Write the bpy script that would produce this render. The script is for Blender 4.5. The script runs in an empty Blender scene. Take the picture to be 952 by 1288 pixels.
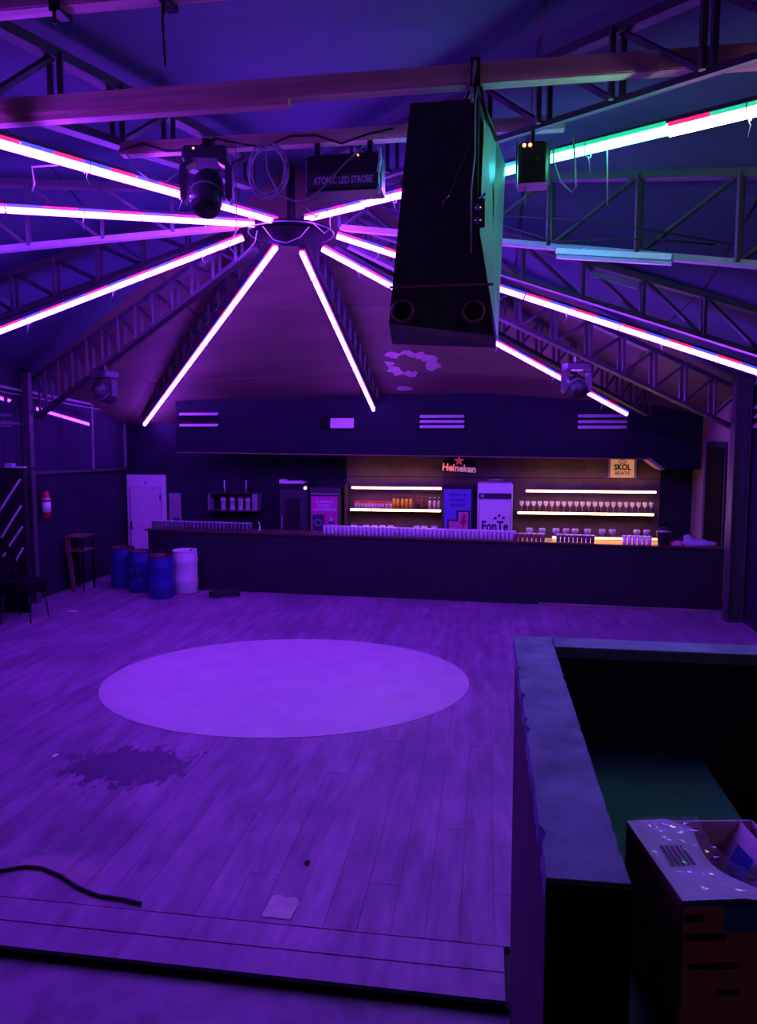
import bpy, math, random
from mathutils import Vector, Matrix
random.seed(7)
PI = math.pi
SC = bpy.context.scene
COL = SC.collection

# ------------------------------------------------------------------ camera, world, exposure
HCAM = 2.8
PITCH, YAW = math.radians(5.15), math.radians(8.41)
cam_data = bpy.data.cameras.new('camera')
cam = bpy.data.objects.new('camera', cam_data)
COL.objects.link(cam)
cam.location = (0, 0, HCAM)
cam.rotation_euler = (PI / 2 - PITCH, 0, YAW)
cam_data.sensor_fit = 'VERTICAL'
cam_data.sensor_height = 24.0
cam_data.lens = 24.0 * 916.0 / 1288.0
cam_data.shift_y = -9.5 / 1288.0
cam_data.clip_start = 0.05
SC.camera = cam

world = bpy.data.worlds.new('dark_hall')
SC.world = world
world.use_nodes = True
bg = world.node_tree.nodes['Background']
bg.inputs['Color'].default_value = (0.02, 0.012, 0.09, 1)
bg.inputs['Strength'].default_value = 0.12

vs = SC.view_settings
vs.view_transform = 'Standard'
vs.look = 'None'
vs.exposure = 0.0
vs.gamma = 1.0
vs.use_curve_mapping = False
SC.cycles.use_denoising = True
SC.cycles.max_bounces = 6
SC.cycles.diffuse_bounces = 3
SC.cycles.glossy_bounces = 3
SC.cycles.transmission_bounces = 4
SC.cycles.transparent_max_bounces = 6
SC.cycles.caustics_reflective = False
SC.cycles.caustics_refractive = False
SC.cycles.sample_clamp_indirect = 6.0

# dim reddish lamp of the stage behind the viewer
ld = bpy.data.lights.new('stage_lamp', 'POINT')
ld.energy = 12.0
ld.color = (1.0, 0.34, 0.50)
ld.shadow_soft_size = 0.15
lo_ = bpy.data.objects.new('stage_lamp', ld)
lo_.location = (1.1, -2.0, 3.6)
COL.objects.link(lo_)

TUBE = 72.0            # radiance of the LED tubes (blue channel)
VIOLET = (0.24, 0.028, 1.0)
WARM = 15.0            # radiance of the shelf strips

# ------------------------------------------------------------------ materials
MATS = {}


def mat(name, col, rough=0.6, metal=0.0, vary=0.25, scale=6.0, bump=0.0, rand=0.0, spec=0.5, stretch=(1, 1, 1)):
    m = bpy.data.materials.new(name)
    m.use_nodes = True
    nt = m.node_tree
    b = nt.nodes['Principled BSDF']
    b.inputs['Roughness'].default_value = rough
    b.inputs['Metallic'].default_value = metal
    b.inputs['Specular IOR Level'].default_value = spec
    tc = nt.nodes.new('ShaderNodeTexCoord')
    mp = nt.nodes.new('ShaderNodeMapping')
    mp.inputs['Scale'].default_value = stretch
    nz = nt.nodes.new('ShaderNodeTexNoise')
    nz.inputs['Scale'].default_value = scale
    nz.inputs['Detail'].default_value = 5
    rp = nt.nodes.new('ShaderNodeValToRGB')
    lo = [c * (1 - vary) for c in col]
    hi = [min(1, c * (1 + vary)) for c in col]
    rp.color_ramp.elements[0].position = 0.3
    rp.color_ramp.elements[1].position = 0.7
    rp.color_ramp.elements[0].color = (*lo, 1)
    rp.color_ramp.elements[1].color = (*hi, 1)
    L = nt.links.new
    L(tc.outputs['Object'], mp.inputs['Vector'])
    L(mp.outputs['Vector'], nz.inputs['Vector'])
    L(nz.outputs['Fac'], rp.inputs['Fac'])
    out = rp.outputs['Color']
    if rand > 0:
        oi = nt.nodes.new('ShaderNodeObjectInfo')
        mr = nt.nodes.new('ShaderNodeMapRange')
        mr.inputs['To Min'].default_value = 1 - rand
        mr.inputs['To Max'].default_value = 1 + rand
        L(oi.outputs['Random'], mr.inputs['Value'])
        hs = nt.nodes.new('ShaderNodeHueSaturation')
        L(mr.outputs['Result'], hs.inputs['Value'])
        L(out, hs.inputs['Color'])
        out = hs.outputs['Color']
    L(out, b.inputs['Base Color'])
    if bump > 0:
        bp = nt.nodes.new('ShaderNodeBump')
        bp.inputs['Strength'].default_value = bump
        bp.inputs['Distance'].default_value = 0.02
        L(nz.outputs['Fac'], bp.inputs['Height'])
        L(bp.outputs['Normal'], b.inputs['Normal'])
    MATS[name] = m
    return m


def emit(name, col, strength, base=(0.5, 0.5, 0.5)):
    m = bpy.data.materials.new(name)
    m.use_nodes = True
    b = m.node_tree.nodes['Principled BSDF']
    b.inputs['Base Color'].default_value = (*base, 1)
    b.inputs['Emission Color'].default_value = (*col, 1)
    b.inputs['Emission Strength'].default_value = strength
    b.inputs['Roughness'].default_value = 0.4
    MATS[name] = m
    return m


def glassy(name, col, rough=0.08, trans=0.85):
    m = bpy.data.materials.new(name)
    m.use_nodes = True
    b = m.node_tree.nodes['Principled BSDF']
    b.inputs['Base Color'].default_value = (*col, 1)
    b.inputs['Roughness'].default_value = rough
    b.inputs['Transmission Weight'].default_value = trans
    b.inputs['IOR'].default_value = 1.45
    MATS[name] = m
    return m


def floor_material():
    """Worn floor boards: grain, wear, one dark stain with a shape of its own."""
    m = mat('floor_board', (0.265, 0.155, 0.275), rough=0.5, vary=0.34, scale=3.4, bump=0.08, rand=0.12, stretch=(3, 0.6, 1))
    nt = m.node_tree
    L = nt.links.new
    b = nt.nodes['Principled BSDF']
    src = b.inputs['Base Color'].links[0].from_socket
    geo = nt.nodes.new('ShaderNodeNewGeometry')

    def blob(cx, cy, rx, ry, nscale, amount, lo, hi):
        mp = nt.nodes.new('ShaderNodeMapping')
        mp.vector_type = 'POINT'
        mp.inputs['Location'].default_value = (-cx / rx, -cy / ry, 0)
        mp.inputs['Scale'].default_value = (1 / rx, 1 / ry, 0)
        L(geo.outputs['Position'], mp.inputs['Vector'])
        ln = nt.nodes.new('ShaderNodeVectorMath')
        ln.operation = 'LENGTH'
        L(mp.outputs['Vector'], ln.inputs[0])
        mp2 = nt.nodes.new('ShaderNodeMapping')
        mp2.inputs['Scale'].default_value = (2.2, 1.0, 1)
        L(geo.outputs['Position'], mp2.inputs['Vector'])
        nz = nt.nodes.new('ShaderNodeTexNoise')
        nz.inputs['Scale'].default_value = nscale
        nz.inputs['Detail'].default_value = 8
        nz.inputs['Roughness'].default_value = 0.65
        L(mp2.outputs['Vector'], nz.inputs['Vector'])
        ma = nt.nodes.new('ShaderNodeMath')
        ma.operation = 'MULTIPLY_ADD'
        ma.inputs[1].default_value = amount
        L(nz.outputs['Fac'], ma.inputs[0])
        L(ln.outputs['Value'], ma.inputs[2])
        mr = nt.nodes.new('ShaderNodeMapRange')
        mr.inputs['From Min'].default_value = hi
        mr.inputs['From Max'].default_value = lo
        L(ma.outputs['Value'], mr.inputs['Value'])
        return mr.outputs['Result']

    def mix(fac, base, col, w=1.0):
        mx = nt.nodes.new('ShaderNodeMix')
        mx.data_type = 'RGBA'
        mm = nt.nodes.new('ShaderNodeMath')
        mm.operation = 'MULTIPLY'
        mm.inputs[1].default_value = w
        L(fac, mm.inputs[0])
        L(mm.outputs['Value'], mx.inputs['Factor'])
        L(base, mx.inputs['A'])
        mx.inputs['B'].default_value = (*col, 1)
        return mx.outputs['Result']

    c = mix(blob(-3.02, 5.66, 0.70, 0.48, 4.6, 2.6, 2.02, 2.06), src, (0.045, 0.03, 0.08), 0.97)
    c = mix(blob(-2.75, 4.62, 0.42, 0.36, 3.0, 1.6, 1.35, 1.75), c, (0.09, 0.06, 0.11), 0.6)
    c = mix(blob(-1.55, 5.1, 0.9, 0.5, 6.5, 3.0, 1.78, 1.95), c, (0.08, 0.055, 0.10), 0.35)
    c = mix(blob(-2.75, 4.2, 0.5, 0.16, 4.5, 1.8, 1.35, 1.6), c, (0.42, 0.28, 0.30), 0.6)
    # broad scuffing in the planks
    nz = nt.nodes.new('ShaderNodeTexNoise')
    nz.inputs['Scale'].default_value = 1.1
    nz.inputs['Detail'].default_value = 7
    L(geo.outputs['Position'], nz.inputs['Vector'])
    mr = nt.nodes.new('ShaderNodeMapRange')
    mr.inputs['From Min'].default_value = 0.4
    mr.inputs['From Max'].default_value = 0.75
    L(nz.outputs['Fac'], mr.inputs['Value'])
    c = mix(mr.outputs['Result'], c, (0.12, 0.08, 0.15), 0.7)
    L(c, b.inputs['Base Color'])
    return m


FLOOR = floor_material()
SUBFLOOR = mat('subfloor_dark', (0.05, 0.035, 0.06), 0.8)
LOWFLOOR = mat('lower_floor', (0.22, 0.14, 0.25), 0.6, vary=0.4, scale=4)
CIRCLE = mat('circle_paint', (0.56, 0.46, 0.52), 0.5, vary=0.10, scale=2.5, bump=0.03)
BLACKWALL = mat('black_painted_wall', (0.020, 0.020, 0.042), 0.6, vary=0.3, scale=2, bump=0.05, spec=0.2)
BARWALL = mat('brown_back_wall', (0.17, 0.098, 0.10), 0.6, vary=0.25, scale=2.5)
SIDEWALL = mat('plastered_side_wall', (0.30, 0.20, 0.24), 0.7, vary=0.25, scale=2, bump=0.06, stretch=(1, 1, 0.3))
CEILB = mat('warm_tinted_lining', (0.16, 0.125, 0.082), 0.7, vary=0.22, scale=1.2, bump=0.05, stretch=(0.4, 2.0, 1))  # browner copy of the lining, warm light put into the colour
CEIL = mat('ceiling_lining', (0.052, 0.088, 0.155), 0.7, vary=0.18, scale=1.2, bump=0.05, stretch=(0.4, 2.0, 1))  # bluer light on the other folds put into the colour
FASCIA = mat('fascia_paint', (0.009, 0.013, 0.024), 0.6, vary=0.15, scale=2, spec=0.15)
COUNTER = mat('counter_front_paint', (0.016, 0.014, 0.026), 0.6, vary=0.2, scale=2)
COUNTERTOP = mat('counter_top', (0.09, 0.05, 0.045), 0.30, vary=0.25, scale=5)
STEEL = mat('truss_steel', (0.075, 0.065, 0.085), 0.5, vary=0.15, scale=4)
RAIL = mat('pale_steel', (0.30, 0.26, 0.34), 0.45, vary=0.15, scale=4)
WOOD = mat('beam_wood', (0.80, 0.46, 0.42), 0.5, vary=0.30, scale=6, stretch=(0.15, 3, 3))
WOODRIM = mat('worn_shelf_wood', (0.20, 0.10, 0.09), 0.5, vary=0.25, scale=5)
BLACK = mat('black_plastic', (0.018, 0.016, 0.022), 0.38, vary=0.1)
BLACKMATT = mat('black_matt', (0.010, 0.009, 0.012), 0.8, vary=0.1, spec=0.05)
GREYCASE = mat('dark_grey_case', (0.06, 0.055, 0.075), 0.35, vary=0.15)
CABINET = mat('speaker_cabinet_paint', (0.022, 0.020, 0.035), 0.6, vary=0.5, scale=7, bump=0.05)
CABSIDE = mat('speaker_side_teal_lit', (0.26, 0.60, 0.58), 0.5, vary=0.12, scale=4)  # teal tube light put into the side's base colour
WHITE = mat('white_enamel', (0.88, 0.84, 0.90), 0.35, vary=0.05)
WHITEDOOR = mat('white_door_paint', (0.80, 0.74, 0.82), 0.45, vary=0.06, scale=3)
GREYLINE = mat('panel_grey', (0.35, 0.32, 0.38), 0.5, vary=0.1)
CABLEW = mat('pale_cable', (0.45, 0.42, 0.50), 0.5, vary=0.1)
CABLEB = mat('black_cable', (0.02, 0.018, 0.022), 0.5, vary=0.1)
BLUE = mat('blue_plastic_drum', (0.022, 0.05, 0.27), 0.38, vary=0.18, scale=5)
WHITEDRUM = mat('white_plastic_drum', (0.72, 0.70, 0.74), 0.5, vary=0.08)
RED = mat('red_enamel', (0.45, 0.02, 0.03), 0.35, vary=0.1)
PINK = mat('poster_magenta', (0.62, 0.05, 0.38), 0.5, vary=0.06)
POSTERBLUE = mat('poster_blue', (0.16, 0.13, 0.62), 0.5, vary=0.05)
POSTERPINK = mat('poster_pink', (0.68, 0.18, 0.40), 0.5, vary=0.1)
POSTERRED = mat('poster_red', (0.42, 0.01, 0.10), 0.5, vary=0.05)
INK = mat('dark_ink', (0.02, 0.02, 0.06), 0.6, vary=0.05)
INKPALE = mat('pale_ink', (0.75, 0.55, 0.85), 0.6, vary=0.05)
PLASTER = mat('raw_plaster', (0.62, 0.48, 0.50), 0.8, vary=0.2, scale=9, bump=0.2)
CONCRETE = mat('worn_concrete', (0.20, 0.34, 0.42), 0.75, vary=0.35, scale=7, bump=0.25)
BOOTHWALL = mat('booth_wall_paint', (0.05, 0.032, 0.042), 0.7, vary=0.3, scale=3, bump=0.1)
TEAL = mat('booth_floor_paint', (0.01, 0.16, 0.19), 0.5, vary=0.25, scale=3)
CARD = mat('brown_cardboard', (0.40, 0.22, 0.13), 0.75, vary=0.15, scale=5)
CARDIN = mat('pale_cardboard_lining', (0.80, 0.66, 0.78), 0.7, vary=0.1)
FLAP = mat('pale_box_flap', (0.62, 0.80, 0.92), 0.45, vary=0.08)
PRINT = mat('box_print', (0.05, 0.03, 0.03), 0.7, vary=0.1)
BLUETAPE = mat('blue_tape', (0.04, 0.10, 0.45), 0.35, vary=0.1)
FILM = glassy('clear_film', (0.95, 0.97, 1.0), 0.06, 1.0)
fb_ = FILM.node_tree.nodes['Principled BSDF']
fb_.inputs['IOR'].default_value = 1.0
fb_.inputs['Alpha'].default_value = 0.16
fb_.inputs['Coat Weight'].default_value = 1.0
fb_.inputs['Coat Roughness'].default_value = 0.05
fb_.inputs['Transmission Weight'].default_value = 0.0
fb_.inputs['IOR'].default_value = 2.2
GLASS = glassy('clear_glass', (0.97, 0.93, 0.92), 0.10, 0.12)
CUP = mat('clear_plastic_cup', (0.55, 0.48, 0.60), 0.2, vary=0.1)
CUPDARK = mat('dark_plastic_cup', (0.10, 0.09, 0.13), 0.25, vary=0.2)
DRUMLID = mat('drum_lid', (0.07, 0.012, 0.02), 0.45)
MAROON = mat('maroon_cup', (0.22, 0.03, 0.08), 0.3, vary=0.15)
AMBER = mat('amber_liquor', (0.75, 0.42, 0.03), 0.2, vary=0.1)
DARKBOTTLE = mat('dark_bottle', (0.16, 0.05, 0.04), 0.2, vary=0.15)
CANWHITE = mat('can_white', (0.80, 0.62, 0.52), 0.3, vary=0.05)
CANRED = mat('can_red', (0.65, 0.06, 0.04), 0.3, vary=0.05)
NAVY = mat('navy_cup', (0.03, 0.04, 0.16), 0.3, vary=0.2)
SIGNCREAM = mat('sign_orange', (0.85, 0.48, 0.22), 0.5, vary=0.05)
SIGNPALE = mat('sign_frame_pale', (0.45, 0.38, 0.55), 0.3, vary=0.1)
ACRYL = mat('glossy_wall_panel', (0.045, 0.035, 0.075), 0.035, vary=0.2, scale=2, stretch=(6, 6, 0.2), spec=0.9)
SLAT = mat('white_slat', (0.62, 0.55, 0.66), 0.22, vary=0.1)
REFLECTOR = mat('glossy_reflector', (0.10, 0.075, 0.06), 0.22)
CLOTH = mat('crumpled_cloth', (0.45, 0.38, 0.55), 0.7, vary=0.2)
CHROME = mat('chrome', (0.6, 0.6, 0.65), 0.2, 1.0, vary=0.05)

LED_CORE = emit('led_core_violet', VIOLET, TUBE)
LED_RED = emit('led_edge_red', (1.0, 0.008, 0.09), 2.0)
LED_BLUE = emit('led_edge_blue', (0.012, 0.016, 1.0), 6.0)
LED_CYAN = emit('led_core_cyan', (0.05, 0.75, 1.0), 40.0)
LED_GREEN = emit('led_core_green', (0.08, 1.0, 0.55), 18.0)
LED_WARMW = emit('led_core_cream', (0.8, 0.62, 0.8), 22.0)
LED_ROSE = emit('led_core_rose', (0.75, 0.30, 1.0), 24.0)
LED_EGREEN = emit('led_edge_green', (0.0, 0.75, 0.30), 1.0)
LED_ECYAN = emit('led_edge_cyan', (0.0, 0.75, 1.0), 1.0)
LED_WARM = emit('led_strip_warm', (1.0, 0.50, 0.16), WARM)
LED_ORANGE = emit('led_strip_orange', (1.0, 0.26, 0.06), 9.0)
LED_DOT = emit('led_dot_orange', (1.0, 0.22, 0.10), 4.0)
LED_DOTW = emit('led_dot_white', (1.0, 0.65, 0.9), 4.0)
SIGNGLOW = emit('backlit_letter_red', (1.0, 0.16, 0.18), 0.85)
SIGNSTAR = emit('backlit_star', (0.50, 0.04, 0.10), 0.5)
SIGNFACE = emit('strip_lit_sign_face', (0.85, 0.36, 0.17), 0.45, base=(0.85, 0.48, 0.22))  # added glow stands in for warm strip light falling on the sign
SIGNGLOW2 = emit('backlit_letter_pink', (0.62, 0.16, 0.45), 0.7)

# ------------------------------------------------------------------ mesh building
WLOC = {}


class MB:
    """collects shapes (in world or thing coordinates) and links them as one mesh"""

    def __init__(self):
        self.v, self.f, self.s = [], [], []

    def add(self, vs_, fs_, smooth=False):
        n = len(self.v)
        self.v += [Vector(p) for p in vs_]
        for f in fs_:
            self.f.append([i + n for i in f])
            self.s.append(smooth)
        return self

    def box(self, x0, x1, y0, y1, z0, z1):
        v = [(x, y, z) for z in (z0, z1) for y in (y0, y1) for x in (x0, x1)]
        return self.add(v, [(0, 2, 3, 1), (4, 5, 7, 6), (0, 1, 5, 4), (2, 6, 7, 3), (0, 4, 6, 2), (1, 3, 7, 5)])

    def bbox(self, x0, x1, y0, y1, z0, z1, b):
        """box with chamfered vertical and top edges"""
        p = [(x0 + b, y0), (x1 - b, y0), (x1, y0 + b), (x1, y1 - b), (x1 - b, y1), (x0 + b, y1), (x0, y1 - b), (x0, y0 + b)]
        cx, cy = (x0 + x1) / 2, (y0 + y1) / 2
        v = [(x, y, z0) for x, y in p] + [(x, y, z1 - b) for x, y in p]
        v += [(x + (b if x < cx else -b) * 0.8, y + (b if y < cy else -b) * 0.8, z1) for x, y in p]
        f = [tuple(range(7, -1, -1)), tuple(range(16, 24))]
        for k in (0, 8):
            f += [(k + i, k + (i + 1) % 8, k + 8 + (i + 1) % 8, k + 8 + i) for i in range(8)]
        return self.add(v, f)

    def bar(self, p, q, w, h=None, up=(0, 0, 1)):
        """rectangular bar from p to q, w across, h high"""
        p, q = Vector(p), Vector(q)
        h = w if h is None else h
        d = (q - p).normalized()
        s = d.cross(Vector(up))
        if s.length < 1e-4:
            s = d.cross(Vector((0, 1, 0)))
        s.normalize()
        u = s.cross(d)
        v = []
        for c in (p, q):
            for a, b in ((-1, -1), (1, -1), (1, 1), (-1, 1)):
                v.append(c + s * (a * w / 2) + u * (b * h / 2))
        return self.add(v, [(0, 1, 2, 3)[::-1], (4, 5, 6, 7), (0, 1, 5, 4), (1, 2, 6, 5), (2, 3, 7, 6), (3, 0, 4, 7)])

    def path(self, pts, r, n=6, closed=False):
        """round tube along points"""
        pts = [Vector(p) for p in pts]
        m = len(pts)
        rings = []
        prev = None
        for i, p in enumerate(pts):
            a = pts[(i - 1) % m] if (i > 0 or closed) else p
            b = pts[(i + 1) % m] if (i < m - 1 or closed) else p
            d = (b - a).normalized()
            if prev is None:
                s = d.cross(Vector((0, 0, 1)))
                if s.length < 1e-3:
                    s = d.cross(Vector((0, 1, 0)))
            else:
                s = prev - d * prev.dot(d)
            s.normalize()
            prev = s
            u = d.cross(s)
            rr = r[i] if isinstance(r, (list, tuple)) else r
            rings.append([p + (s * math.cos(2 * PI * k / n) + u * math.sin(2 * PI * k / n)) * rr for k in range(n)])
        v = [p for R in rings for p in R]
        f = []
        for i in range(m if closed else m - 1):
            j = (i + 1) % m
            f += [(i * n + k, i * n + (k + 1) % n, j * n + (k + 1) % n, j * n + k) for k in range(n)]
        if not closed:
            f += [tuple(range(n - 1, -1, -1)), tuple((m - 1) * n + k for k in range(n))]
        return self.add(v, f, True)

    def lathe(self, prof, c=(0, 0, 0), n=16, smooth=True, axis='z'):
        """profile [(r, h)...] turned about a vertical axis"""
        v, f = [], []
        for r, h in prof:
            for k in range(n):
                a = 2 * PI * k / n
                p = (r * math.cos(a), r * math.sin(a), h)
                if axis == 'y':
                    p = (p[0], p[2], p[1])
                if axis == 'x':
                    p = (p[2], p[0], p[1])
                v.append(Vector(p) + Vector(c))
        m = len(prof)
        for i in range(m - 1):
            f += [(i * n + k, i * n + (k + 1) % n, (i + 1) * n + (k + 1) % n, (i + 1) * n + k) for k in range(n)]
        if prof[0][0] > 1e-5:
            f.append(tuple(range(n - 1, -1, -1)))
        if prof[-1][0] > 1e-5:
            f.append(tuple((m - 1) * n + k for k in range(n)))
        return self.add(v, f, smooth)

    def prism(self, poly, axis, a0, a1):
        """2D polygon extruded along an axis ('x': poly is (y,z); 'y': (x,z); 'z': (x,y))"""
        def mk(p, a):
            return (a, p[0], p[1]) if axis == 'x' else (p[0], a, p[1]) if axis == 'y' else (p[0], p[1], a)
        n = len(poly)
        v = [mk(p, a0) for p in poly] + [mk(p, a1) for p in poly]
        f = [tuple(range(n - 1, -1, -1)), tuple(range(n, 2 * n))] + [(i, (i + 1) % n, n + (i + 1) % n, n + i) for i in range(n)]
        return self.add(v, f)

    def mesh(self, name, m, off=(0, 0, 0)):
        me = bpy.data.meshes.new(name)
        off = Vector(off)
        me.from_pydata([tuple(p - off) for p in self.v], [], self.f)
        me.polygons.foreach_set('use_smooth', self.s)
        me.update()
        import bmesh
        bm = bmesh.new()
        bm.from_mesh(me)
        bmesh.ops.recalc_face_normals(bm, faces=bm.faces)
        bm.to_mesh(me)
        bm.free()
        me.materials.append(m)
        return me

    def build(self, name, m, parent=None, local=False):
        """part under parent; shapes are in world coordinates unless local"""
        if parent is not None:
            base = Vector((0, 0, 0)) if local else WLOC[parent.name]
            o = bpy.data.objects.new(name, self.mesh(name, m, base))
            COL.objects.link(o)
            o.parent = parent
            WLOC[o.name] = Vector(WLOC[parent.name])
        else:
            xs = [p.x for p in self.v]; ys = [p.y for p in self.v]; zs = [p.z for p in self.v]
            base = Vector(((min(xs) + max(xs)) / 2, (min(ys) + max(ys)) / 2, min(zs)))
            o = bpy.data.objects.new(name, self.mesh(name, m, base))
            COL.objects.link(o)
            o.location = base
            WLOC[o.name] = base
        return o


def tag(o, label=None, cat=None, group=None, kind=None):
    if label: o['label'] = label
    if cat: o['category'] = cat
    if group: o['group'] = group
    if kind: o['kind'] = kind
    return o


def thing(name, loc, label, cat, group=None, rz=0.0):
    o = bpy.data.objects.new(name, None)
    COL.objects.link(o)
    o.location = loc
    o.rotation_euler = (0, 0, rz)
    o.empty_display_size = 0.1
    WLOC[o.name] = Vector(loc)
    return tag(o, label, cat, group)


def structure(name, mb, m, parent=None, label=None):
    o = mb.build(name, m, parent)
    if parent is None:
        tag(o, label, None, None, 'structure')
    return o


def dup(src, loc=None, rz=None, label=None, group=None):
    """a thing with copies of its parts and sub-parts"""
    def rec(s, par):
        c = s.copy()
        COL.objects.link(c)
        if par is not None:
            c.parent = par
        for ch in kids.get(s.name, ()):
            rec(ch, c)
        return c
    kids = {}
    stack = [src]
    while stack:
        s = stack.pop()
        kids[s.name] = list(s.children)
        stack += kids[s.name]
    r = rec(src, None)
    if loc is not None: r.location = loc
    if rz is not None: r.rotation_euler = (0, 0, rz)
    if label: r['label'] = label
    if group: r['group'] = group
    WLOC[r.name] = Vector(r.location)
    return r


def text_mesh(body, size, bold=0.0, depth=0.002):
    cu = bpy.data.curves.new('lettering', 'FONT')
    cu.body = body
    cu.size = size
    cu.align_x = 'CENTER'
    cu.align_y = 'CENTER'
    cu.offset = bold
    cu.extrude = depth
    cu.resolution_u = 3
    o = bpy.data.objects.new('lettering', cu)
    COL.objects.link(o)
    dg = bpy.context.evaluated_depsgraph_get()
    ev = o.evaluated_get(dg)
    me = bpy.data.meshes.new_from_object(ev)
    COL.objects.unlink(o)
    bpy.data.objects.remove(o)
    bpy.data.curves.remove(cu)
    return me


def lettering(body, center, size, m, parent, sx=1.0, tilt=0.0, bold=0.0, name='lettering', depth=0.002, fit=None):
    """text facing -Y, centred at a world point; fit = width in metres"""
    me = text_mesh(body, size, bold, depth)
    if fit:
        xs = [v.co.x for v in me.vertices]
        sx = fit / max(1e-6, max(xs) - min(xs))
    M = Matrix.Translation(Vector(center) - WLOC[parent.name]) @ Matrix.Rotation(tilt, 4, 'Y') @ Matrix.Rotation(PI / 2, 4, 'X') @ Matrix.Diagonal((sx, 1, 1, 1))
    me.transform(M)
    me.materials.clear()
    me.materials.append(m)
    o = bpy.data.objects.new(name, me)
    COL.objects.link(o)
    o.parent = parent
    WLOC[o.name] = WLOC[parent.name]
    return o


# ------------------------------------------------------------------ the shell
WL, WR, WB, WF = -7.72, 3.95, 14.8, -2.6       # left, right, back wall faces, front limit
CX, CY = -2.3, 8.56                            # axis of the roof, above the painted circle

floor = structure('floor', MB().box(WL - 0.2, WR + 0.2, 3.45, WB + 0.2, -0.12, -0.032), SUBFLOOR)
# boards running away from the stage, some 0.2 m wide, in staggered lengths
x = WL
row = 0
PW = 0.195
while x < WR - 0.01:
    x1 = min(x + PW, WR)
    cuts = [3.86] + sorted(3.86 + (k + [0.15, 0.62, 0.38, 0.85][row % 4]) * 3.1 for k in range(0, 4)) + [WB]
    if x1 < 0.14 or True:
        cuts = [c for c in cuts if c <= WB - 0.3 or c == WB]
    for a, b in zip(cuts[:-1], cuts[1:]):
        if b - a < 0.05:
            continue
        dz = random.uniform(-0.002, 0.0)
        MB().box(x + 0.0012, x1 - 0.0012, a + 0.0015, b - 0.0015, -0.03, dz).build('plank', FLOOR, floor)
    x = x1
    row += 1
MB().box(WL, 0.13, 3.662, 3.852, -0.03, 0.0).build('edge_board', FLOOR, floor)
MB().box(WL, 0.13, 3.462, 3.655, -0.03, -0.002).build('edge_board', FLOOR, floor)
MB().box(WL, 0.13, 3.44, 3.458, -0.055, -0.008).build('edge_riser', BLACKMATT, floor)
lowfloor = structure('floor_lower', MB().box(WL - 0.2, 0.2, WF, 3.439, -0.16, -0.055), LOWFLOOR)

structure('wall_left', MB().box(WL - 0.25, WL, WF, WB + 0.2, -0.1, 6.1), BLACKWALL)
wr = structure('wall_right', MB().box(WR, WR + 0.25, 3.6, WB + 0.2, -0.1, 6.1), BLACKWALL)
MB().box(WR - 0.012, WR, 11.85, 14.78, 0.1, 3.6).build('wall_panel', SIDEWALL, wr)
wb = structure('wall_back', MB().box(WL, WR, WB, WB + 0.2, -0.1, 4.2), BLACKWALL)
for a, b in ((-2.85, -1.95), (-1.94, -0.84), (-0.83, 0.55), (0.56, 1.9), (1.91, 3.35)):
    MB().box(a, b, WB - 0.015, WB, 0.6, 2.02).build('wall_panel', BARWALL, wb)
    MB().box(a, b, WB - 0.02, WB, 2.035, 2.75).build('wall_panel', BARWALL, wb)

# folded roof: a low cone flattening out towards the stage
SL = [(0, .33), (29.5, .325), (43, .335), (66, .40), (88, .43), (112, .41), (129, .35), (150, .33), (165, .325), (180, .31), (208, .12), (225, .06), (252, .035), (290, .05), (312, .085), (335, .175), (360, .33)]


def slope(th):
    th %= 360
    for (a, s), (b, t) in zip(SL[:-1], SL[1:]):
        if a <= th <= b:
            return s + (t - s) * (th - a) / (b - a)


YB = 14.79


def hit(th):
    c, s = math.cos(math.radians(th)), math.sin(math.radians(th))
    r = 99
    if c > 1e-6: r = min(r, (WR - CX) / c)
    if c < -1e-6: r = min(r, (WL - CX) / c)
    if s > 1e-6: r = min(r, (YB - CY) / s)
    if s < -1e-6: r = min(r, (WF - CY) / s)
    return r


APEX = 5.98
ths = [0, 29.5, 66, 88, 112, 150, 180, 208, 225, 252, 290, 312, 335]
ths += [math.degrees(math.atan2(y - CY, x_ - CX)) % 360 for x_, y in ((WR, YB), (WL, YB), (WL, WF), (WR, WF))]
ths.sort()
ceil_pts = []
for t in ths:
    r = hit(t)
    ceil_pts.append((CX + r * math.cos(math.radians(t)), CY + r * math.sin(math.radians(t)), APEX - slope(t) * r))
cm = MB()
n = len(ceil_pts)
v = [(CX, CY, APEX + 0.03)] + [(p[0], p[1], p[2] + 0.03) for p in ceil_pts] + [(CX, CY, APEX + 0.1)] + [(p[0], p[1], p[2] + 0.1) for p in ceil_pts]
fs = [(0, 1 + i, 1 + (i + 1) % n) for i in range(n)] + [(n + 1, n + 2 + (i + 1) % n, n + 2 + i) for i in range(n)] + [(1 + i, 1 + (i + 1) % n, n + 2 + (i + 1) % n, n + 2 + i) for i in range(n)]
cm.add(v, fs)
ceiling = structure('ceiling', cm, STEEL)
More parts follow.
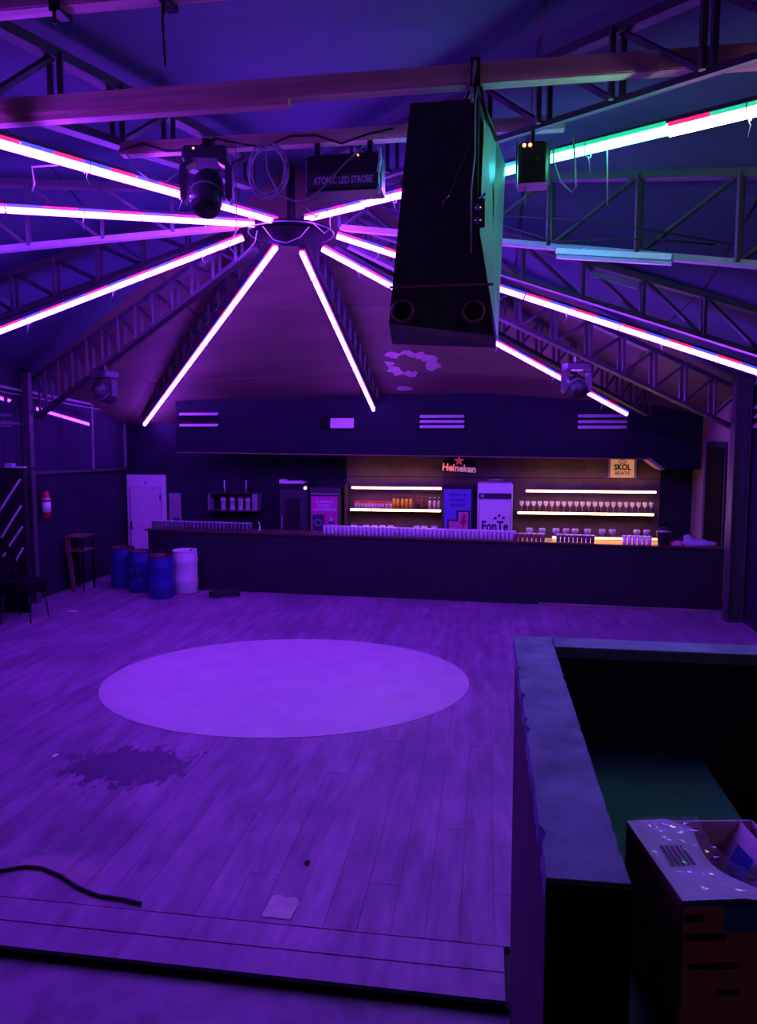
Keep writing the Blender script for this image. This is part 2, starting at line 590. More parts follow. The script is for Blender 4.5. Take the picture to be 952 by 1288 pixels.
# each fold of the roof is lined with its own panels; the back ones carry warm light in their colour
for i in range(n):
    A_, B_ = Vector(ceil_pts[i]), Vector(ceil_pts[(i + 1) % n])
    O_ = Vector((CX, CY, APEX))
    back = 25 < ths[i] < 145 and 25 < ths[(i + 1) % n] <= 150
    for u0, u1 in ((0.0, 0.42), (0.425, 0.74), (0.745, 1.0)):
        c4 = [O_.lerp(A_, u0), O_.lerp(A_, u1), O_.lerp(B_, u1), O_.lerp(B_, u0)]
        mb = MB()
        if u0 == 0.0:
            c4 = [O_, c4[1], c4[2]]
        k_ = len(c4)
        up_ = Vector((0, 0, 0.025))
        mb.add([tuple(p) for p in c4] + [tuple(p + up_) for p in c4], [tuple(range(k_)), tuple(range(2 * k_ - 1, k_ - 1, -1))] + [(q, (q + 1) % k_, k_ + (q + 1) % k_, k_ + q) for q in range(k_)])
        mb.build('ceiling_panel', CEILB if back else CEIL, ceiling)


def roof_z(x_, y):
    r = math.hypot(x_ - CX, y - CY)
    t = math.degrees(math.atan2(y - CY, x_ - CX)) % 360
    for i in range(n):
        a, b = ths[i], ths[(i + 1) % n] + (360 if i == n - 1 else 0)
        tt = t if t >= ths[0] else t + 360
        if a <= tt <= b:
            A, B, O = Vector(ceil_pts[i]), Vector(ceil_pts[(i + 1) % n]), Vector((CX, CY, APEX))
            nn = (A - O).cross(B - O)
            return O.z - (nn.x * (x_ - O.x) + nn.y * (y - O.y)) / nn.z
    return APEX


# where the lining has come away: ragged flakes of raw plaster under the back slope
for cx, cy, rx, ry, k, hole in ((-1.36, 12.85, 0.50, 0.42, 30, True), (-1.55, 13.72, 0.16, 0.10, 12, False)):
    pb = MB()
    outer, inner = [], []
    for i in range(k):
        a = 2 * PI * i / k
        j = random.uniform(0.78, 1.18)
        for lst, q in ((outer, j), (inner, random.uniform(0.45, 0.72))):
            X_, Y_ = cx + rx * q * math.cos(a), cy + ry * q * math.sin(a)
            lst.append((X_, Y_, roof_z(X_, Y_) - random.uniform(0.004, 0.02)))
    if hole:
        vs_ = outer + inner
        f_ = [(i, (i + 1) % k, k + (i + 1) % k, k + i) for i in range(k) if not (3 <= i <= 5 or 16 <= i <= 17)]
    else:
        vs_ = outer
        f_ = [tuple(range(k))]
    pb.add(vs_, f_)
    pb.build('bare_plaster', PLASTER, ceiling)

# ------------------------------------------------------------------ left wall: glossy panels, rails
trim = structure('trim_1', MB().bar((WL + 0.03, 10.2, 3.66), (WL + 0.03, 14.78, 3.40), 0.05, 0.04), RAIL)
MB().bar((WL + 0.03, 10.2, 3.58), (WL + 0.03, 14.78, 3.33), 0.03, 0.02).build('lower_rail', RAIL, trim)
for y in (13.45, 14.76):
    MB().box(WL + 0.005, WL + 0.045, y - 0.015, y + 0.015, 2.2, 3.62 - (y - 10.7) * 0.06).build('upright', RAIL, trim)
MB().bar((WL + 0.03, 9.5, 3.09), (WL + 0.03, 11.2, 3.05), 0.05, 0.05).build('middle_rail', STEEL, trim)
MB().bar((WL + 0.03, 9.5, 2.24), (WL + 0.03, 14.78, 2.16), 0.05, 0.05).build('bottom_rail', STEEL, trim)
for y0, y1 in ((9.2, 10.38), (10.4, 11.38), (11.4, 12.42), (12.44, 13.42), (13.47, 14.74)):
    t0, t1 = 3.62 - (y0 - 10.7) * 0.06, 3.62 - (y1 - 10.7) * 0.06
    MB().prism([(y0, 2.25), (y1, 2.2), (y1, t1 - 0.03), (y0, t0 - 0.03)], 'x', WL, WL + 0.012).build('wall_panel', ACRYL, trim)


def column(name, x_, y, w, z1, label):
    t = thing(name, (x_, y, 0), label, 'column')
    MB().box(x_ - w / 2, x_ + w / 2, y - 0.012, y + 0.012, 0, z1).build('web', STEEL, t)
    for s in (-1, 1):
        MB().box(x_ + s * w / 2 - 0.012, x_ + s * w / 2 + 0.012, y - w / 2, y + w / 2, 0, z1).build('flange', STEEL, t)
    MB().box(x_ - w * 0.62, x_ + w * 0.62, y - w * 0.62, y + w * 0.62, 0, 0.02).build('base_plate', STEEL, t)
    return t


column('steel_column', -7.62, 11.3, 0.11, 3.9, 'dark steel column against the left wall beneath the end of a truss')
column('steel_column', 3.80, 11.75, 0.21, 3.78, 'dark steel column at the right end of the bar beneath a truss')

# ------------------------------------------------------------------ roof trusses


def polar(th, r, z, off=0.0):
    a = math.radians(th)
    return Vector((CX + r * math.cos(a) - off * math.sin(a), CY + r * math.sin(a) + off * math.cos(a), z))


def truss(th, top, bot, panels, label, w=0.07, sw=0.035, flip=1, bottom_mat=None, pair=0.055, rod=False, bw=None):
    (r0, zt0), (r1, zt1) = top
    (q0, zb0), (q1, zb1) = bot
    base = polar(th, (r0 + r1) / 2, min(zb0, zb1))
    t = thing('roof_truss', base, label, 'truss')
    MB().bar(polar(th, r0, zt0), polar(th, r1, zt1), w * 1.5, w).build('top_chord', STEEL, t)
    MB().bar(polar(th, q0, zb0), polar(th, q1, zb1), bw or w * 1.5, (bw or w) * 0.8).build('bottom_chord', bottom_mat or STEEL, t)
    ra, rb = max(r0, q0), min(r1, q1)

    def zt(r): return zt0 + (zt1 - zt0) * (r - r0) / (r1 - r0)
    def zb(r): return zb0 + (zb1 - zb0) * (r - q0) / (q1 - q0)
    for i in range(panels + 1):
        r = ra + (rb - ra) * i / panels
        for s in ((-1, 1) if pair else (0,)):
            MB().bar(polar(th, r, zb(r), s * pair), polar(th, r, zt(r), s * pair), sw, sw, up=(1, 0.3, 0)).build('strut', STEEL, t)
        if i < panels:
            r2 = ra + (rb - ra) * (i + 1) / panels
            a, b = (r, r2) if (flip > 0) == (i % 2 == 0 or not rod) else (r2, r)
            MB().bar(polar(th, a, zb(a), 0.0), polar(th, b, zt(b), 0.0), sw, sw, up=(1, 0.3, 0)).build('diagonal', STEEL, t)
    return t


# (angle, top chord ends, bottom chord ends, panels)
truss(150, ((0.93, 5.35), (6.30, 3.80)), ((0.62, 5.12), (6.22, 3.17)), 12, 'steel roof truss descending from the hub to the left wall column')
truss(29.5, ((0.8, 5.50), (7.12, 3.53)), ((0.7, 5.13), (7.10, 2.93)), 11, 'steel roof truss descending from the hub to the right wall column', flip=1)
truss(2, ((0.7, 5.62), (6.0, 3.98)), ((0.7, 5.27), (6.0, 3.50)), 8, 'steel roof truss above the tube light that runs right past the hanging speaker', flip=-1)
truss(208, ((0.6, 5.62), (5.0, 5.28)), ((0.62, 5.22), (5.0, 4.40)), 6, 'steel roof truss at left with pale bottom rail just below a tube light', bottom_mat=RAIL, flip=1)
truss(335, ((0.7, 5.66), (6.4, 4.68)), ((0.74, 5.15), (6.4, 3.88)), 7, 'steel roof truss at right carrying the pale batten lamp', bottom_mat=RAIL, flip=1)
truss(252, ((0.8, 5.80), (7.0, 5.62)), ((0.8, 5.50), (7.0, 4.80)), 10, 'steel roof truss leading toward the stage at upper left', flip=-1, w=0.08, sw=0.042)
truss(312, ((0.8, 5.80), (7.2, 5.16)), ((0.8, 5.42), (7.2, 4.68)), 10, 'steel roof truss leading toward the stage above the green tube light', flip=-1, w=0.06, sw=0.034, bw=0.05)
truss(129, ((0.7, 5.58), (7.6, 3.42)), ((0.6, 5.25), (7.6, 3.24)), 15, 'narrow roof truss above the tube light that ends over the white door')
truss(88, ((0.6, 5.55), (5.25, 3.82)), ((0.5, 5.20), (5.2, 3.55)), 12, 'narrow roof truss above the tube light that ends over the middle of the bar')
truss(43, ((0.7, 5.55), (6.9, 3.75)), ((0.6, 5.16), (6.9, 3.22)), 16, 'narrow roof truss above the tube light that ends at the right of the bar', w=0.06)
truss(180, ((0.7, 5.60), (5.3, 4.42)), ((0.7, 5.25), (5.3, 3.86)), 8, 'thin roof truss above the tube light falling to the left edge')

# ------------------------------------------------------------------ hub under the roof
hub = thing('light_hub', (CX, CY, 5.17), 'dark round hub disc at the centre of the star of tube lights', 'light hub')
MB().lathe([(0.0, 5.17), (0.44, 5.17), (0.47, 5.19), (0.47, 5.24), (0.42, 5.25), (0.0, 5.25)], (CX, CY, 0), 36, smooth=False).build('disc', BLACKMATT, hub)
MB().path([(CX + 0.5 * math.cos(2 * PI * k / 40), CY + 0.5 * math.sin(2 * PI * k / 40), 5.20) for k in range(40)], 0.008, 5, closed=True).build('rim', RAIL, hub)
MB().lathe([(0.05, 5.24), (0.05, 5.93)], (CX, CY, 0), 12).build('stem', STEEL, hub)

# ------------------------------------------------------------------ LED tubes radiating from the hub
CORE_R = 0.030


def led_arm(th, r0, z0, r1, z1, label, cores=None, edges=None, step=None):
    a, b = polar(th, r0, z0), polar(th, r1, z1)
    t = thing('led_tube_light', (a + b) / 2, label, 'tube light', 'star of LED tube lights')
    L_ = (b - a).length
    d = (b - a).normalized()
    side = d.cross(Vector((0, 0, 1))).normalized()
    up = side.cross(d)
    MB().bar(a + up * 0.062, b + up * 0.062, 0.06, 0.03).build('mounting_channel', STEEL, t)
    nseg = max(1, round(L_ / 1.22))
    for k in range(nseg):
        p = a + d * (L_ * k / nseg + (0.01 if k else 0))
        q = a + d * (L_ * (k + 1) / nseg - 0.01)
        j = up * (0.0 if not step else step * (k % 2)) 
        mt = cores[min(k, len(cores) - 1)] if cores else LED_CORE
        MB().path([p + j, q + j], CORE_R, 8).build('tube', mt, t)
        # coloured rim: short red and blue lengths in the diffuser above the tube
        m = 4
        for i in range(m):
            pp, qq = p.lerp(q, i / m), p.lerp(q, (i + 1) / m)
            em = edges[min(k, len(edges) - 1)][i % 2] if edges else (LED_RED, LED_BLUE)[i % 2]
            MB().bar(pp + j + up * 0.036, qq + j + up * 0.036, 0.066, 0.026).build('diffuser', em, t)
        # cable ties with loose tails
        c = p.lerp(q, 0.45)
        tb = MB().path([c + up * 0.05 + side * 0.04, c - up * 0.035 + side * 0.03, c - up * 0.035 - side * 0.03, c + up * 0.05 - side * 0.04], 0.004, 4)
        tb.path([c - up * 0.03, c - up * 0.07 + d * 0.02, c - up * random.uniform(0.10, 0.16) + d * random.uniform(-0.02, 0.05) + side * random.uniform(-0.03, 0.03)], 0.003, 4)
        tb.build('cable_tie', CABLEW, t)
    return t


led_arm(129, 0.47, 5.14, 7.65, 3.09, 'tube light from the hub down toward the white door')
led_arm(88, 0.42, 5.08, 5.15, 3.34, 'tube light from the hub down to the fascia above the bar middle')
led_arm(43, 0.42, 5.08, 6.35, 3.21, 'tube light ending at the right of the bar fascia, crossed by a moving head lamp')
led_arm(5, 0.54, 5.16, 6.0, 3.36, 'tube light running from the hub past the hanging speaker toward the right wall')
PUR = (LED_RED, LED_BLUE)
led_arm(314, 0.35, 5.28, 7.2, 4.46, 'multicoloured tube light turning cyan, green and cream toward the right edge',
        cores=[LED_CORE, LED_CORE, LED_CYAN, LED_GREEN, LED_WARMW, LED_ROSE], edges=[PUR, PUR, (LED_BLUE, LED_ECYAN), (LED_EGREEN, LED_EGREEN), (LED_RED, LED_EGREEN), PUR], step=0.012)
led_arm(256, 0.35, 5.24, 6.2, 4.50, 'thick near tube light running from behind the moving head to the upper left edge')
led_arm(225, 0.49, 5.22, 5.6, 4.62, 'nearly level tube light running from the hub to the left edge')
led_arm(180, 0.59, 5.17, 5.2, 3.70, 'tube light falling from the hub to the left edge at mid height')

# ------------------------------------------------------------------ bar fascia with vents
FA = 13.9
fascia = structure('trim_2', MB().prism([(-6.15, 2.54), (-1.99, 2.48), (2.91, 2.44), (3.16, 2.25), (3.85, 2.24), (3.85, 3.60), (0.2, 3.66), (-6.15, 3.56)], 'y', FA, FA + 0.12), FASCIA)
MB().prism([(-6.15, 2.52), (2.91, 2.42), (2.91, 2.44), (-6.15, 2.54)], 'y', FA - 0.01, FA + 0.13).build('edge_strip', WOODRIM, fascia)
MB().prism([(2.91, 2.42), (3.16, 2.23), (3.22, 2.25), (2.95, 2.46)], 'y', FA - 0.015, FA + 0.5).build('edge_strip', SIDEWALL, fascia)
MB().box(-6.15, 3.85, FA - 0.006, FA, 2.83, 2.84).build('seam_strip', COUNTER, fascia)


def vent(x0, x1, z0, z1, label, nsl, gap=False, board=False):
    t = thing('wall_vent', ((x0 + x1) / 2, FA, z0), label, 'vent')
    MB().box(x0 - 0.02, x1 + 0.02, FA - 0.004, FA, z0 - 0.02, z1 + 0.02).build('opening', BLACKMATT, t)
    h = (z1 - z0)
    for k in range(nsl):
        zc = z1 - h * (k + 0.5) / nsl if nsl > 1 else (z0 + z1) / 2
        if gap:
            zc = z1 - 0.03 if k == 0 else z0 + 0.04
        hh = 0.055 if not board else h * 0.8
        MB().prism([(FA - 0.012, zc + hh / 2), (FA - 0.055, zc - hh / 2 + 0.012), (FA - 0.05, zc - hh / 2), (FA - 0.004, zc + hh / 2 - 0.012)], 'x', x0 + (0.2 if board else 0), x1).build('slat', SLAT, t)
    return t


vent(-6.06, -5.26, 3.03, 3.32, 'two slat vent at the left end of the bar fascia', 2, gap=True)
vent(-3.19, -2.53, 2.98, 3.22, 'vent blanked by a pale board, second from left on the fascia', 1, board=True)
vent(-1.26, -0.42, 2.98, 3.27, 'three slat vent above the red star sign', 3)
vent(1.66, 2.53, 2.96, 3.27, 'three slat vent above the orange and white sign', 3)
t = thing('wall_vent', (WR, 11.2, 3.0), 'slatted vent on the right wall beyond the column', 'vent')
MB().box(WR - 0.004, WR, 10.9, 11.55, 2.92, 3.36).build('opening', BLACKMATT, t)
for k in range(3):
    zc = 3.28 - 0.14 * k
    MB().prism([(WR - 0.012, zc + 0.035), (WR - 0.06, zc - 0.03), (WR - 0.05, zc - 0.04), (WR - 0.004, zc + 0.02)], 'y', 10.92, 11.53).build('slat', SLAT, t)

# ------------------------------------------------------------------ bar counter
def cfy(x_):
    """front of the counter runs slightly askew"""
    return 12.80 - (x_ + 6.3) * 0.052


def cz(x_):
    return 1.115 - (x_ + 6.3) * 0.006


bar = thing('bar_counter', (-1.2, 12.9, 0), 'long black bar counter with a thin worn top edge', 'bar counter')
xa, xb = -6.27, 3.80
fr = MB()
fr.add([(xa, cfy(xa), 0), (xb, cfy(xb), 0), (xb, cfy(xb) + 0.10, 0), (xa, cfy(xa) + 0.10, 0),
        (xa, cfy(xa), cz(xa) - 0.03), (xb, cfy(xb), cz(xb) - 0.03), (xb, cfy(xb) + 0.10, cz(xb) - 0.03), (xa, cfy(xa) + 0.10, cz(xa) - 0.03)],
       [(0, 3, 2, 1), (4, 5, 6, 7), (0, 1, 5, 4), (1, 2, 6, 5), (2, 3, 7, 6), (3, 0, 4, 7)])
fr.build('front_panel', COUNTER, bar)
MB().box(xa, xa + 0.06, cfy(xa) + 0.101, 13.28, 0, cz(xa) - 0.03).build('end_panel', COUNTER, bar)
tp = MB()
tp.add([(xa - 0.06, cfy(xa) - 0.03, cz(xa) - 0.03), (xb, cfy(xb) - 0.03, cz(xb) - 0.03), (xb, cfy(xb) + 0.5, cz(xb) - 0.03), (xa - 0.06, cfy(xa) + 0.5, cz(xa) - 0.03),
        (xa - 0.06, cfy(xa) - 0.03, cz(xa)), (xb, cfy(xb) - 0.03, cz(xb)), (xb, cfy(xb) + 0.5, cz(xb)), (xa - 0.06, cfy(xa) + 0.5, cz(xa))],
       [(0, 3, 2, 1), (4, 5, 6, 7), (0, 1, 5, 4), (1, 2, 6, 5), (2, 3, 7, 6), (3, 0, 4, 7)])
tp.build('counter_top', COUNTERTOP, bar)
MB().bar((0.9, cfy(0.9) - 0.05, 0.02), (3.8, cfy(3.8) - 0.05, 0.02), 0.07, 0.04).build('plinth', SIDEWALL, bar)

# back counter
backbar = thing('back_counter', (-0.2, 14.4, 0), 'low dark back counter below the lit shelves behind the bar', 'counter')
MB().box(-2.8, -0.86, 14.12, 14.76, 0, 0.76).build('cabinet', COUNTER, backbar)
MB().box(-2.8, -0.86, 14.10, 14.76, 0.76, 0.80).build('worktop', COUNTERTOP, backbar)
MB().box(0.56, 3.6, 14.12, 14.76, 0, 0.76).build('cabinet', COUNTER, backbar)
MB().box(0.56, 3.6, 14.10, 14.76, 0.76, 0.80).build('worktop', COUNTERTOP, backbar)


def led_strip(x0, x1, y, z, m, label, h=0.034):
    t = thing('led_shelf_strip', ((x0 + x1) / 2, y, z), label, 'strip light', 'warm strips behind the bar')
    MB().box(x0, x1, y - 0.015, y + 0.015, z - h / 2, z + h / 2).build('diffuser', m, t)
    MB().box(x0, x1, y + 0.016, y + 0.035, z - h / 2 - 0.008, z + h / 2 + 0.008).build('housing', GREYLINE, t)
    if y > 14.5:
        for xx in (x0 + 0.2, x1 - 0.2):
            MB().box(xx - 0.012, xx + 0.012, y + 0.036, 14.785, z - 0.012, z + 0.012).build('wall_bracket', STEEL, t)
    for s, xx in ((-1, x0), (1, x1)):
        MB().box(xx - 0.012 if s < 0 else xx, xx if s < 0 else xx + 0.012, y - 0.018, y + 0.036, z - h / 2 - 0.006, z + h / 2 + 0.006).build('end_cap', GREYLINE, t)
    return t


def shelf(x0, x1, z, label):
    t = thing('wall_shelf', ((x0 + x1) / 2, 14.6, z - 0.03), label, 'shelf')
    MB().box(x0, x1, 14.44, 14.775, z - 0.03, z).build('board', COUNTERTOP, t)
    for xx in (x0 + 0.05, x1 - 0.05):
        MB().prism([(14.775, z - 0.03), (14.775, z - 0.16), (14.55, z - 0.03)], 'x', xx - 0.01, xx + 0.01).build('bracket', STEEL, t)
    return t


led_strip(-2.70, -0.88, 14.55, 1.81, LED_WARM, 'warm strip light above the bottles shelf')
led_strip(-2.70, -0.88, 14.40, 1.375, LED_WARM, 'warm strip light along the front of the bottles shelf')
led_strip(0.78, 3.22, 14.55, 1.78, LED_WARM, 'warm strip light above the row of wine glasses')
led_strip(0.62, 3.16, 14.40, 1.36, LED_WARM, 'warm strip light along the front of the wine glass shelf')
led_strip(1.15, 2.95, 12.86, cz(2.0) + 0.028, LED_ORANGE, 'orange strip light along the inner edge of the bar counter before the goblets', 0.03)
SH1, SH2 = 1.38, 1.365
shelf(-2.72, -0.87, SH1, 'shelf of cans and bottles left of the blue fridge')
shelf(0.60, 3.24, SH2, 'shelf of wine glasses right of the white fridge')
# added glossy board reflecting the strips, in place of the fridge side
t = thing('reflector_board', (-2.80, 14.45, 0.80), 'added glossy upright beside the bottles shelf and magenta fridge', 'panel')
MB().box(-2.815, -2.785, 14.3, 14.77, 0.80, 1.90).build('board', REFLECTOR, t)
for z in (1.0, 1.5):
    MB().box(-2.785, -2.775, 14.33, 14.42, z - 0.03, z + 0.03).build('hinge', CHROME, t)

# ------------------------------------------------------------------ small glassware prototypes
ORD = ['leftmost'] + [w + ' from the left' for w in 'second third fourth fifth sixth seventh eighth ninth tenth eleventh twelfth thirteenth fourteenth fifteenth sixteenth seventeenth eighteenth nineteenth twentieth twenty-first twenty-second'.split()]


def bottle(name, x_, y, z, h, r, body, neck, label, group, cap=None, n_=10):
    t = thing(name, (x_, y, z), label, 'bottle', group)
    MB().lathe([(r * 0.9, 0), (r, 0.01), (r, h * 0.58), (r * 0.85, h * 0.66), (r * 0.38, h * 0.76)], (0, 0, 0), n_).build('body', body, t, True)
    MB().lathe([(r * 0.36, h * 0.76), (r * 0.34, h * 0.93)], (0, 0, 0), n_).build('neck', neck, t, True)
    MB().lathe([(r * 0.42, h * 0.93), (r * 0.42, h)], (0, 0, 0), n_).build('cap', cap or neck, t, True)
    return t


def can(x_, y, z, label, group):
    t = thing('drink_can', (x_, y, z), label, 'can', group)
    MB().lathe([(0.028, 0), (0.033, 0.008), (0.033, 0.115)], (0, 0, 0), 10).build('body', CANWHITE, t, True)
    MB().lathe([(0.0332, 0.115), (0.0332, 0.155), (0.028, 0.165)], (0, 0, 0), 10).build('top_band', CANRED, t, True)
    return t


def wineglass(x_, y, z, label, group, h=0.215, r=0.045, m=None, inverted=False):
    t = thing('wine_glass', (x_, y, z), label, 'glass', group)
    m = m or GLASS
    MB().lathe([(0.034, 0), (0.034, 0.004), (0.006, 0.008)], (0, 0, 0), 10).build('foot', m, t, True)
    MB().lathe([(0.006, 0.008), (0.005, h * 0.5)], (0, 0, 0), 8).build('stem', m, t, True)
    MB().lathe([(0.006, h * 0.5), (r * 0.7, h * 0.62), (r, h * 0.8), (r * 0.93, h), (r * 0.89, h), (r * 0.95, h * 0.8), (r * 0.66, h * 0.635), (0.0, h * 0.52)], (0, 0, 0), 12).build('bowl', m, t, True)
    return t


def tumbler(x_, y, z, m, label, group, h=0.15, r=0.034, name='tumbler'):
    t = thing(name, (x_, y, z), label, 'cup', group)
    MB().lathe([(r * 0.72, 0), (r * 0.72, 0.004), (r, h), (r * 0.93, h), (r * 0.66, 0.008), (0.0, 0.008)], (0, 0, 0), 10).build('wall', m, t, True)
    MB().lathe([(r * 0.98, h - 0.008), (r * 1.06, h - 0.004), (r * 1.06, h), (r * 0.95, h + 0.001)], (0, 0, 0), 10).build('rim', CUP if m is not CUP else WHITE, t, True)
    return t


# cans and bottles on the left shelf
CAN_L = 'red-topped white can, %s in the tight row of nine'
lab = CAN_L % ORD[0]
g = 'cans on the left shelf'
c0 = can(-2.62, 14.56, SH1, lab, g)
for k in range(1, 9):
    dup(c0, (-2.62 + k * 0.069, 14.56, SH1), label=CAN_L % ORD[k])
for k, s in ((0, 'left'), (1, 'right')):
    dup(c0, (-1.985 + k * 0.075, 14.56, SH1), label='drink can standing %s in the separate pair beside the amber bottles' % s, group='pair of cans beside the amber bottles')
xs_ = (-1.84, -1.76, -1.665, -1.585, -1.50)
b0 = None
for k, xx in enumerate(xs_):
    lb = 'amber liquor bottle with dark neck, %s of five on the shelf' % ORD[k]
    if b0 is None:
        b0 = bottle('liquor_bottle', xx, 14.58, SH1, 0.29, 0.036, AMBER, DARKBOTTLE, lb, 'amber bottles', RED)
    else:
        dup(b0, (xx, 14.58, SH1), label=lb)
d0 = None
for k, xx in enumerate((-1.36, -1.275, -1.19)):
    lb = 'dark red bottle, %s of the three beside the amber bottles' % ORD[k]
    if d0 is None:
        d0 = bottle('dark_bottle', xx, 14.58, SH1, 0.27, 0.034, DARKBOTTLE, DARKBOTTLE, lb, 'dark bottles', RED)
    else:
        dup(d0, (xx, 14.58, SH1), label=lb)
p0 = None
for k, xx in enumerate((-1.11, -1.075, -1.02, -0.985, -0.93)):
    if k in (1, 3):
        continue
    lb = 'pale dark-necked bottle, %s of three at the right shelf end' % ORD[(0, 0, 1, 1, 2)[k]]
    if p0 is None:
        p0 = bottle('clear_bottle', xx, 14.57, SH1, 0.25, 0.033, CANWHITE, DARKBOTTLE, lb, 'pale bottles at the shelf end', WHITE)
    else:
        dup(p0, (xx, 14.57, SH1), label=lb)
# wine glasses along the right shelf
WG = 'stemmed wine glass, %s in the long row on the lit right shelf'
w0 = wineglass(0.70, 14.56, SH2, WG % ORD[0], 'wine glasses on the shelf')
for k in range(1, 22):
    dup(w0, (0.70 + k * 0.1165, 14.56, SH2), label=WG % ORD[k])
# goblets on the worktops
GB = 'round goblet, %s in the row below the wine glass shelf'
g0 = wineglass(0.85, 14.32, 0.80, GB % ORD[0], 'goblets below the right shelf', h=0.275, r=0.066)
for k, xx in enumerate((1.09, 1.35, 1.54, 1.71, 1.94, 2.21, 2.40, 2.85, 3.03)):
    dup(g0, (xx, 14.32, 0.80), label=GB % ORD[k + 1])
for k, xx in enumerate((-2.62, -2.37, -2.20, -2.04, -1.87, -1.35, -1.20, -1.0)):
    dup(g0, (xx, 14.32, 0.80), label='round goblet, %s in the row below the shelf of cans' % ORD[k], group='goblets below the left shelf')

# tumblers on the bar counter
t0_ = tumbler(-2.86, cfy(-2.86) + 0.10, cz(-2.86), CUP, 'pale tumbler in the long double row along the middle of the bar counter', 'tumblers along the middle of the counter')
k = 0
for row in range(2):
    for i in range(46):
        xx = -2.86 + i * 0.0735 + row * 0.036
        if row == 0 and i == 0:
            continue
        dup(t0_, (xx, cfy(xx) + 0.10 + 0.08 * row, cz(xx)))
t1_ = tumbler(-6.2, cfy(-6.2) + 0.10, cz(-6.2), CUPDARK, 'dark tumbler in the double row at the left end of the bar counter', 'dark tumblers at the left end of the counter')
for row in range(2):
    for i in range(26):
        xx = -6.2 + i * 0.0745 + row * 0.036
        if row == 0 and i == 0:
            continue
        dup(t1_, (xx, cfy(xx) + 0.10 + 0.08 * row, cz(xx)))
t2_ = tumbler(0.52, cfy(0.52) + 0.1, cz(0.52), MAROON, 'maroon cup in the small block right of the tumbler row', 'maroon cups on the counter', 0.12)
for i in range(1, 14):
    xx = 0.52 + (i // 2) * 0.075
    dup(t2_, (xx, cfy(xx) + 0.1 + 0.08 * (i % 2), cz(xx)))
t3_ = tumbler(1.22, cfy(1.22) + 0.1, cz(1.22), NAVY, 'dark blue cup in the block before the orange strip', 'dark blue cups on the counter', 0.12)
for i in range(1, 18):
    xx = 1.22 + (i // 2) * 0.07
    dup(t3_, (xx, cfy(xx) + 0.1 + 0.08 * (i % 2), cz(xx)))
t4_ = tumbler(2.30, cfy(2.3) + 0.12, cz(2.3), WHITE, 'white paper cup in the pale block toward the right end of the counter', 'white cups on the counter', 0.13)
for i in range(1, 12):
    xx = 2.30 + (i // 2) * 0.078
    dup(t4_, (xx, cfy(xx) + 0.12 + 0.08 * (i % 2), cz(xx)))
xx = 2.92
bk = thing('ice_bucket', (xx, cfy(xx) + 0.2, cz(xx)), 'dark ice bucket on the counter near its right end', 'bucket')
MB().lathe([(0.085, 0), (0.12, 0.20), (0.128, 0.205), (0.128, 0.215), (0.112, 0.215), (0.08, 0.02), (0, 0.02)], (0, 0, 0), 16).build('body', GREYCASE, bk, True)
MB().path([(0.12 * math.cos(a), 0.0, 0.19 + 0.09 * math.sin(a)) for a in [PI * i / 8 for i in range(9)]], 0.005, 5).build('handle', CHROME, bk, True)
MB().lathe([(0.09, 0.19), (0.07, 0.225), (0, 0.235)], (0, 0, 0), 9, False).build('ice', CUP, bk, True)


def lump(name, x_, y, z, rx, ry, rz_, m, label, cat, seed, peak=None):
    rnd = random.Random(seed)
    mb = MB()
    vs_, fs_ = [], []
    nu, nv = 14, 6
    for j in range(nv + 1):
        ph = PI / 2 * j / nv
        for i in range(nu):
            a = 2 * PI * i / nu
            q = rnd.uniform(0.82, 1.15)
            hh = rz_ * math.sin(ph) * rnd.uniform(0.8, 1.2)
            if peak is not None and abs(((a - peak + PI) % (2 * PI)) - PI) < 0.5 and j in (3, 4):
                hh += rz_ * 0.8
            vs_.append((x_ + rx * q * math.cos(ph) * math.cos(a), y + ry * q * math.cos(ph) * math.sin(a), z + hh * (0 if j == 0 else 1)))
    for j in range(nv):
        fs_ += [(j * nu + i, j * nu + (i + 1) % nu, (j + 1) * nu + (i + 1) % nu, (j + 1) * nu + i) for i in range(nu)]
    fs_.append(tuple(range(nu - 1, -1, -1)))
    mb.add(vs_, fs_, True)
    return tag(mb.build(name, m), label, cat)


lump('crumpled_cloth', 3.45, cfy(3.45) + 0.22, cz(3.45), 0.30, 0.14, 0.10, CLOTH, 'crumpled pale cloth bundle at the right end of the counter', 'cloth', 3, 2.6)
lump('plastic_bag', 3.12, cfy(3.12) + 0.12, cz(3.12) - 0.0, 0.10, 0.08, 0.07, POSTERPINK, 'small pink lit bag between the ice bucket and the cloth bundle', 'bag', 5)

# ------------------------------------------------------------------ fridges and posters
def fridge(name, x0, x1, z1, body, label, y0=14.08, y1=14.75):
    t = thing(name, ((x0 + x1) / 2, (y0 + y1) / 2, 0), label, 'fridge')
    MB().bbox(x0, x1, y0 + 0.045, y1, 0.04, z1, 0.015).build('cabinet', body, t)
    for sx in (x0 + 0.06, x1 - 0.06):
        for sy in (y0 + 0.1, y1 - 0.06):
            MB().lathe([(0.02, 0), (0.02, 0.04)], (sx, sy, 0), 8).build('foot', BLACK, t)
    return t


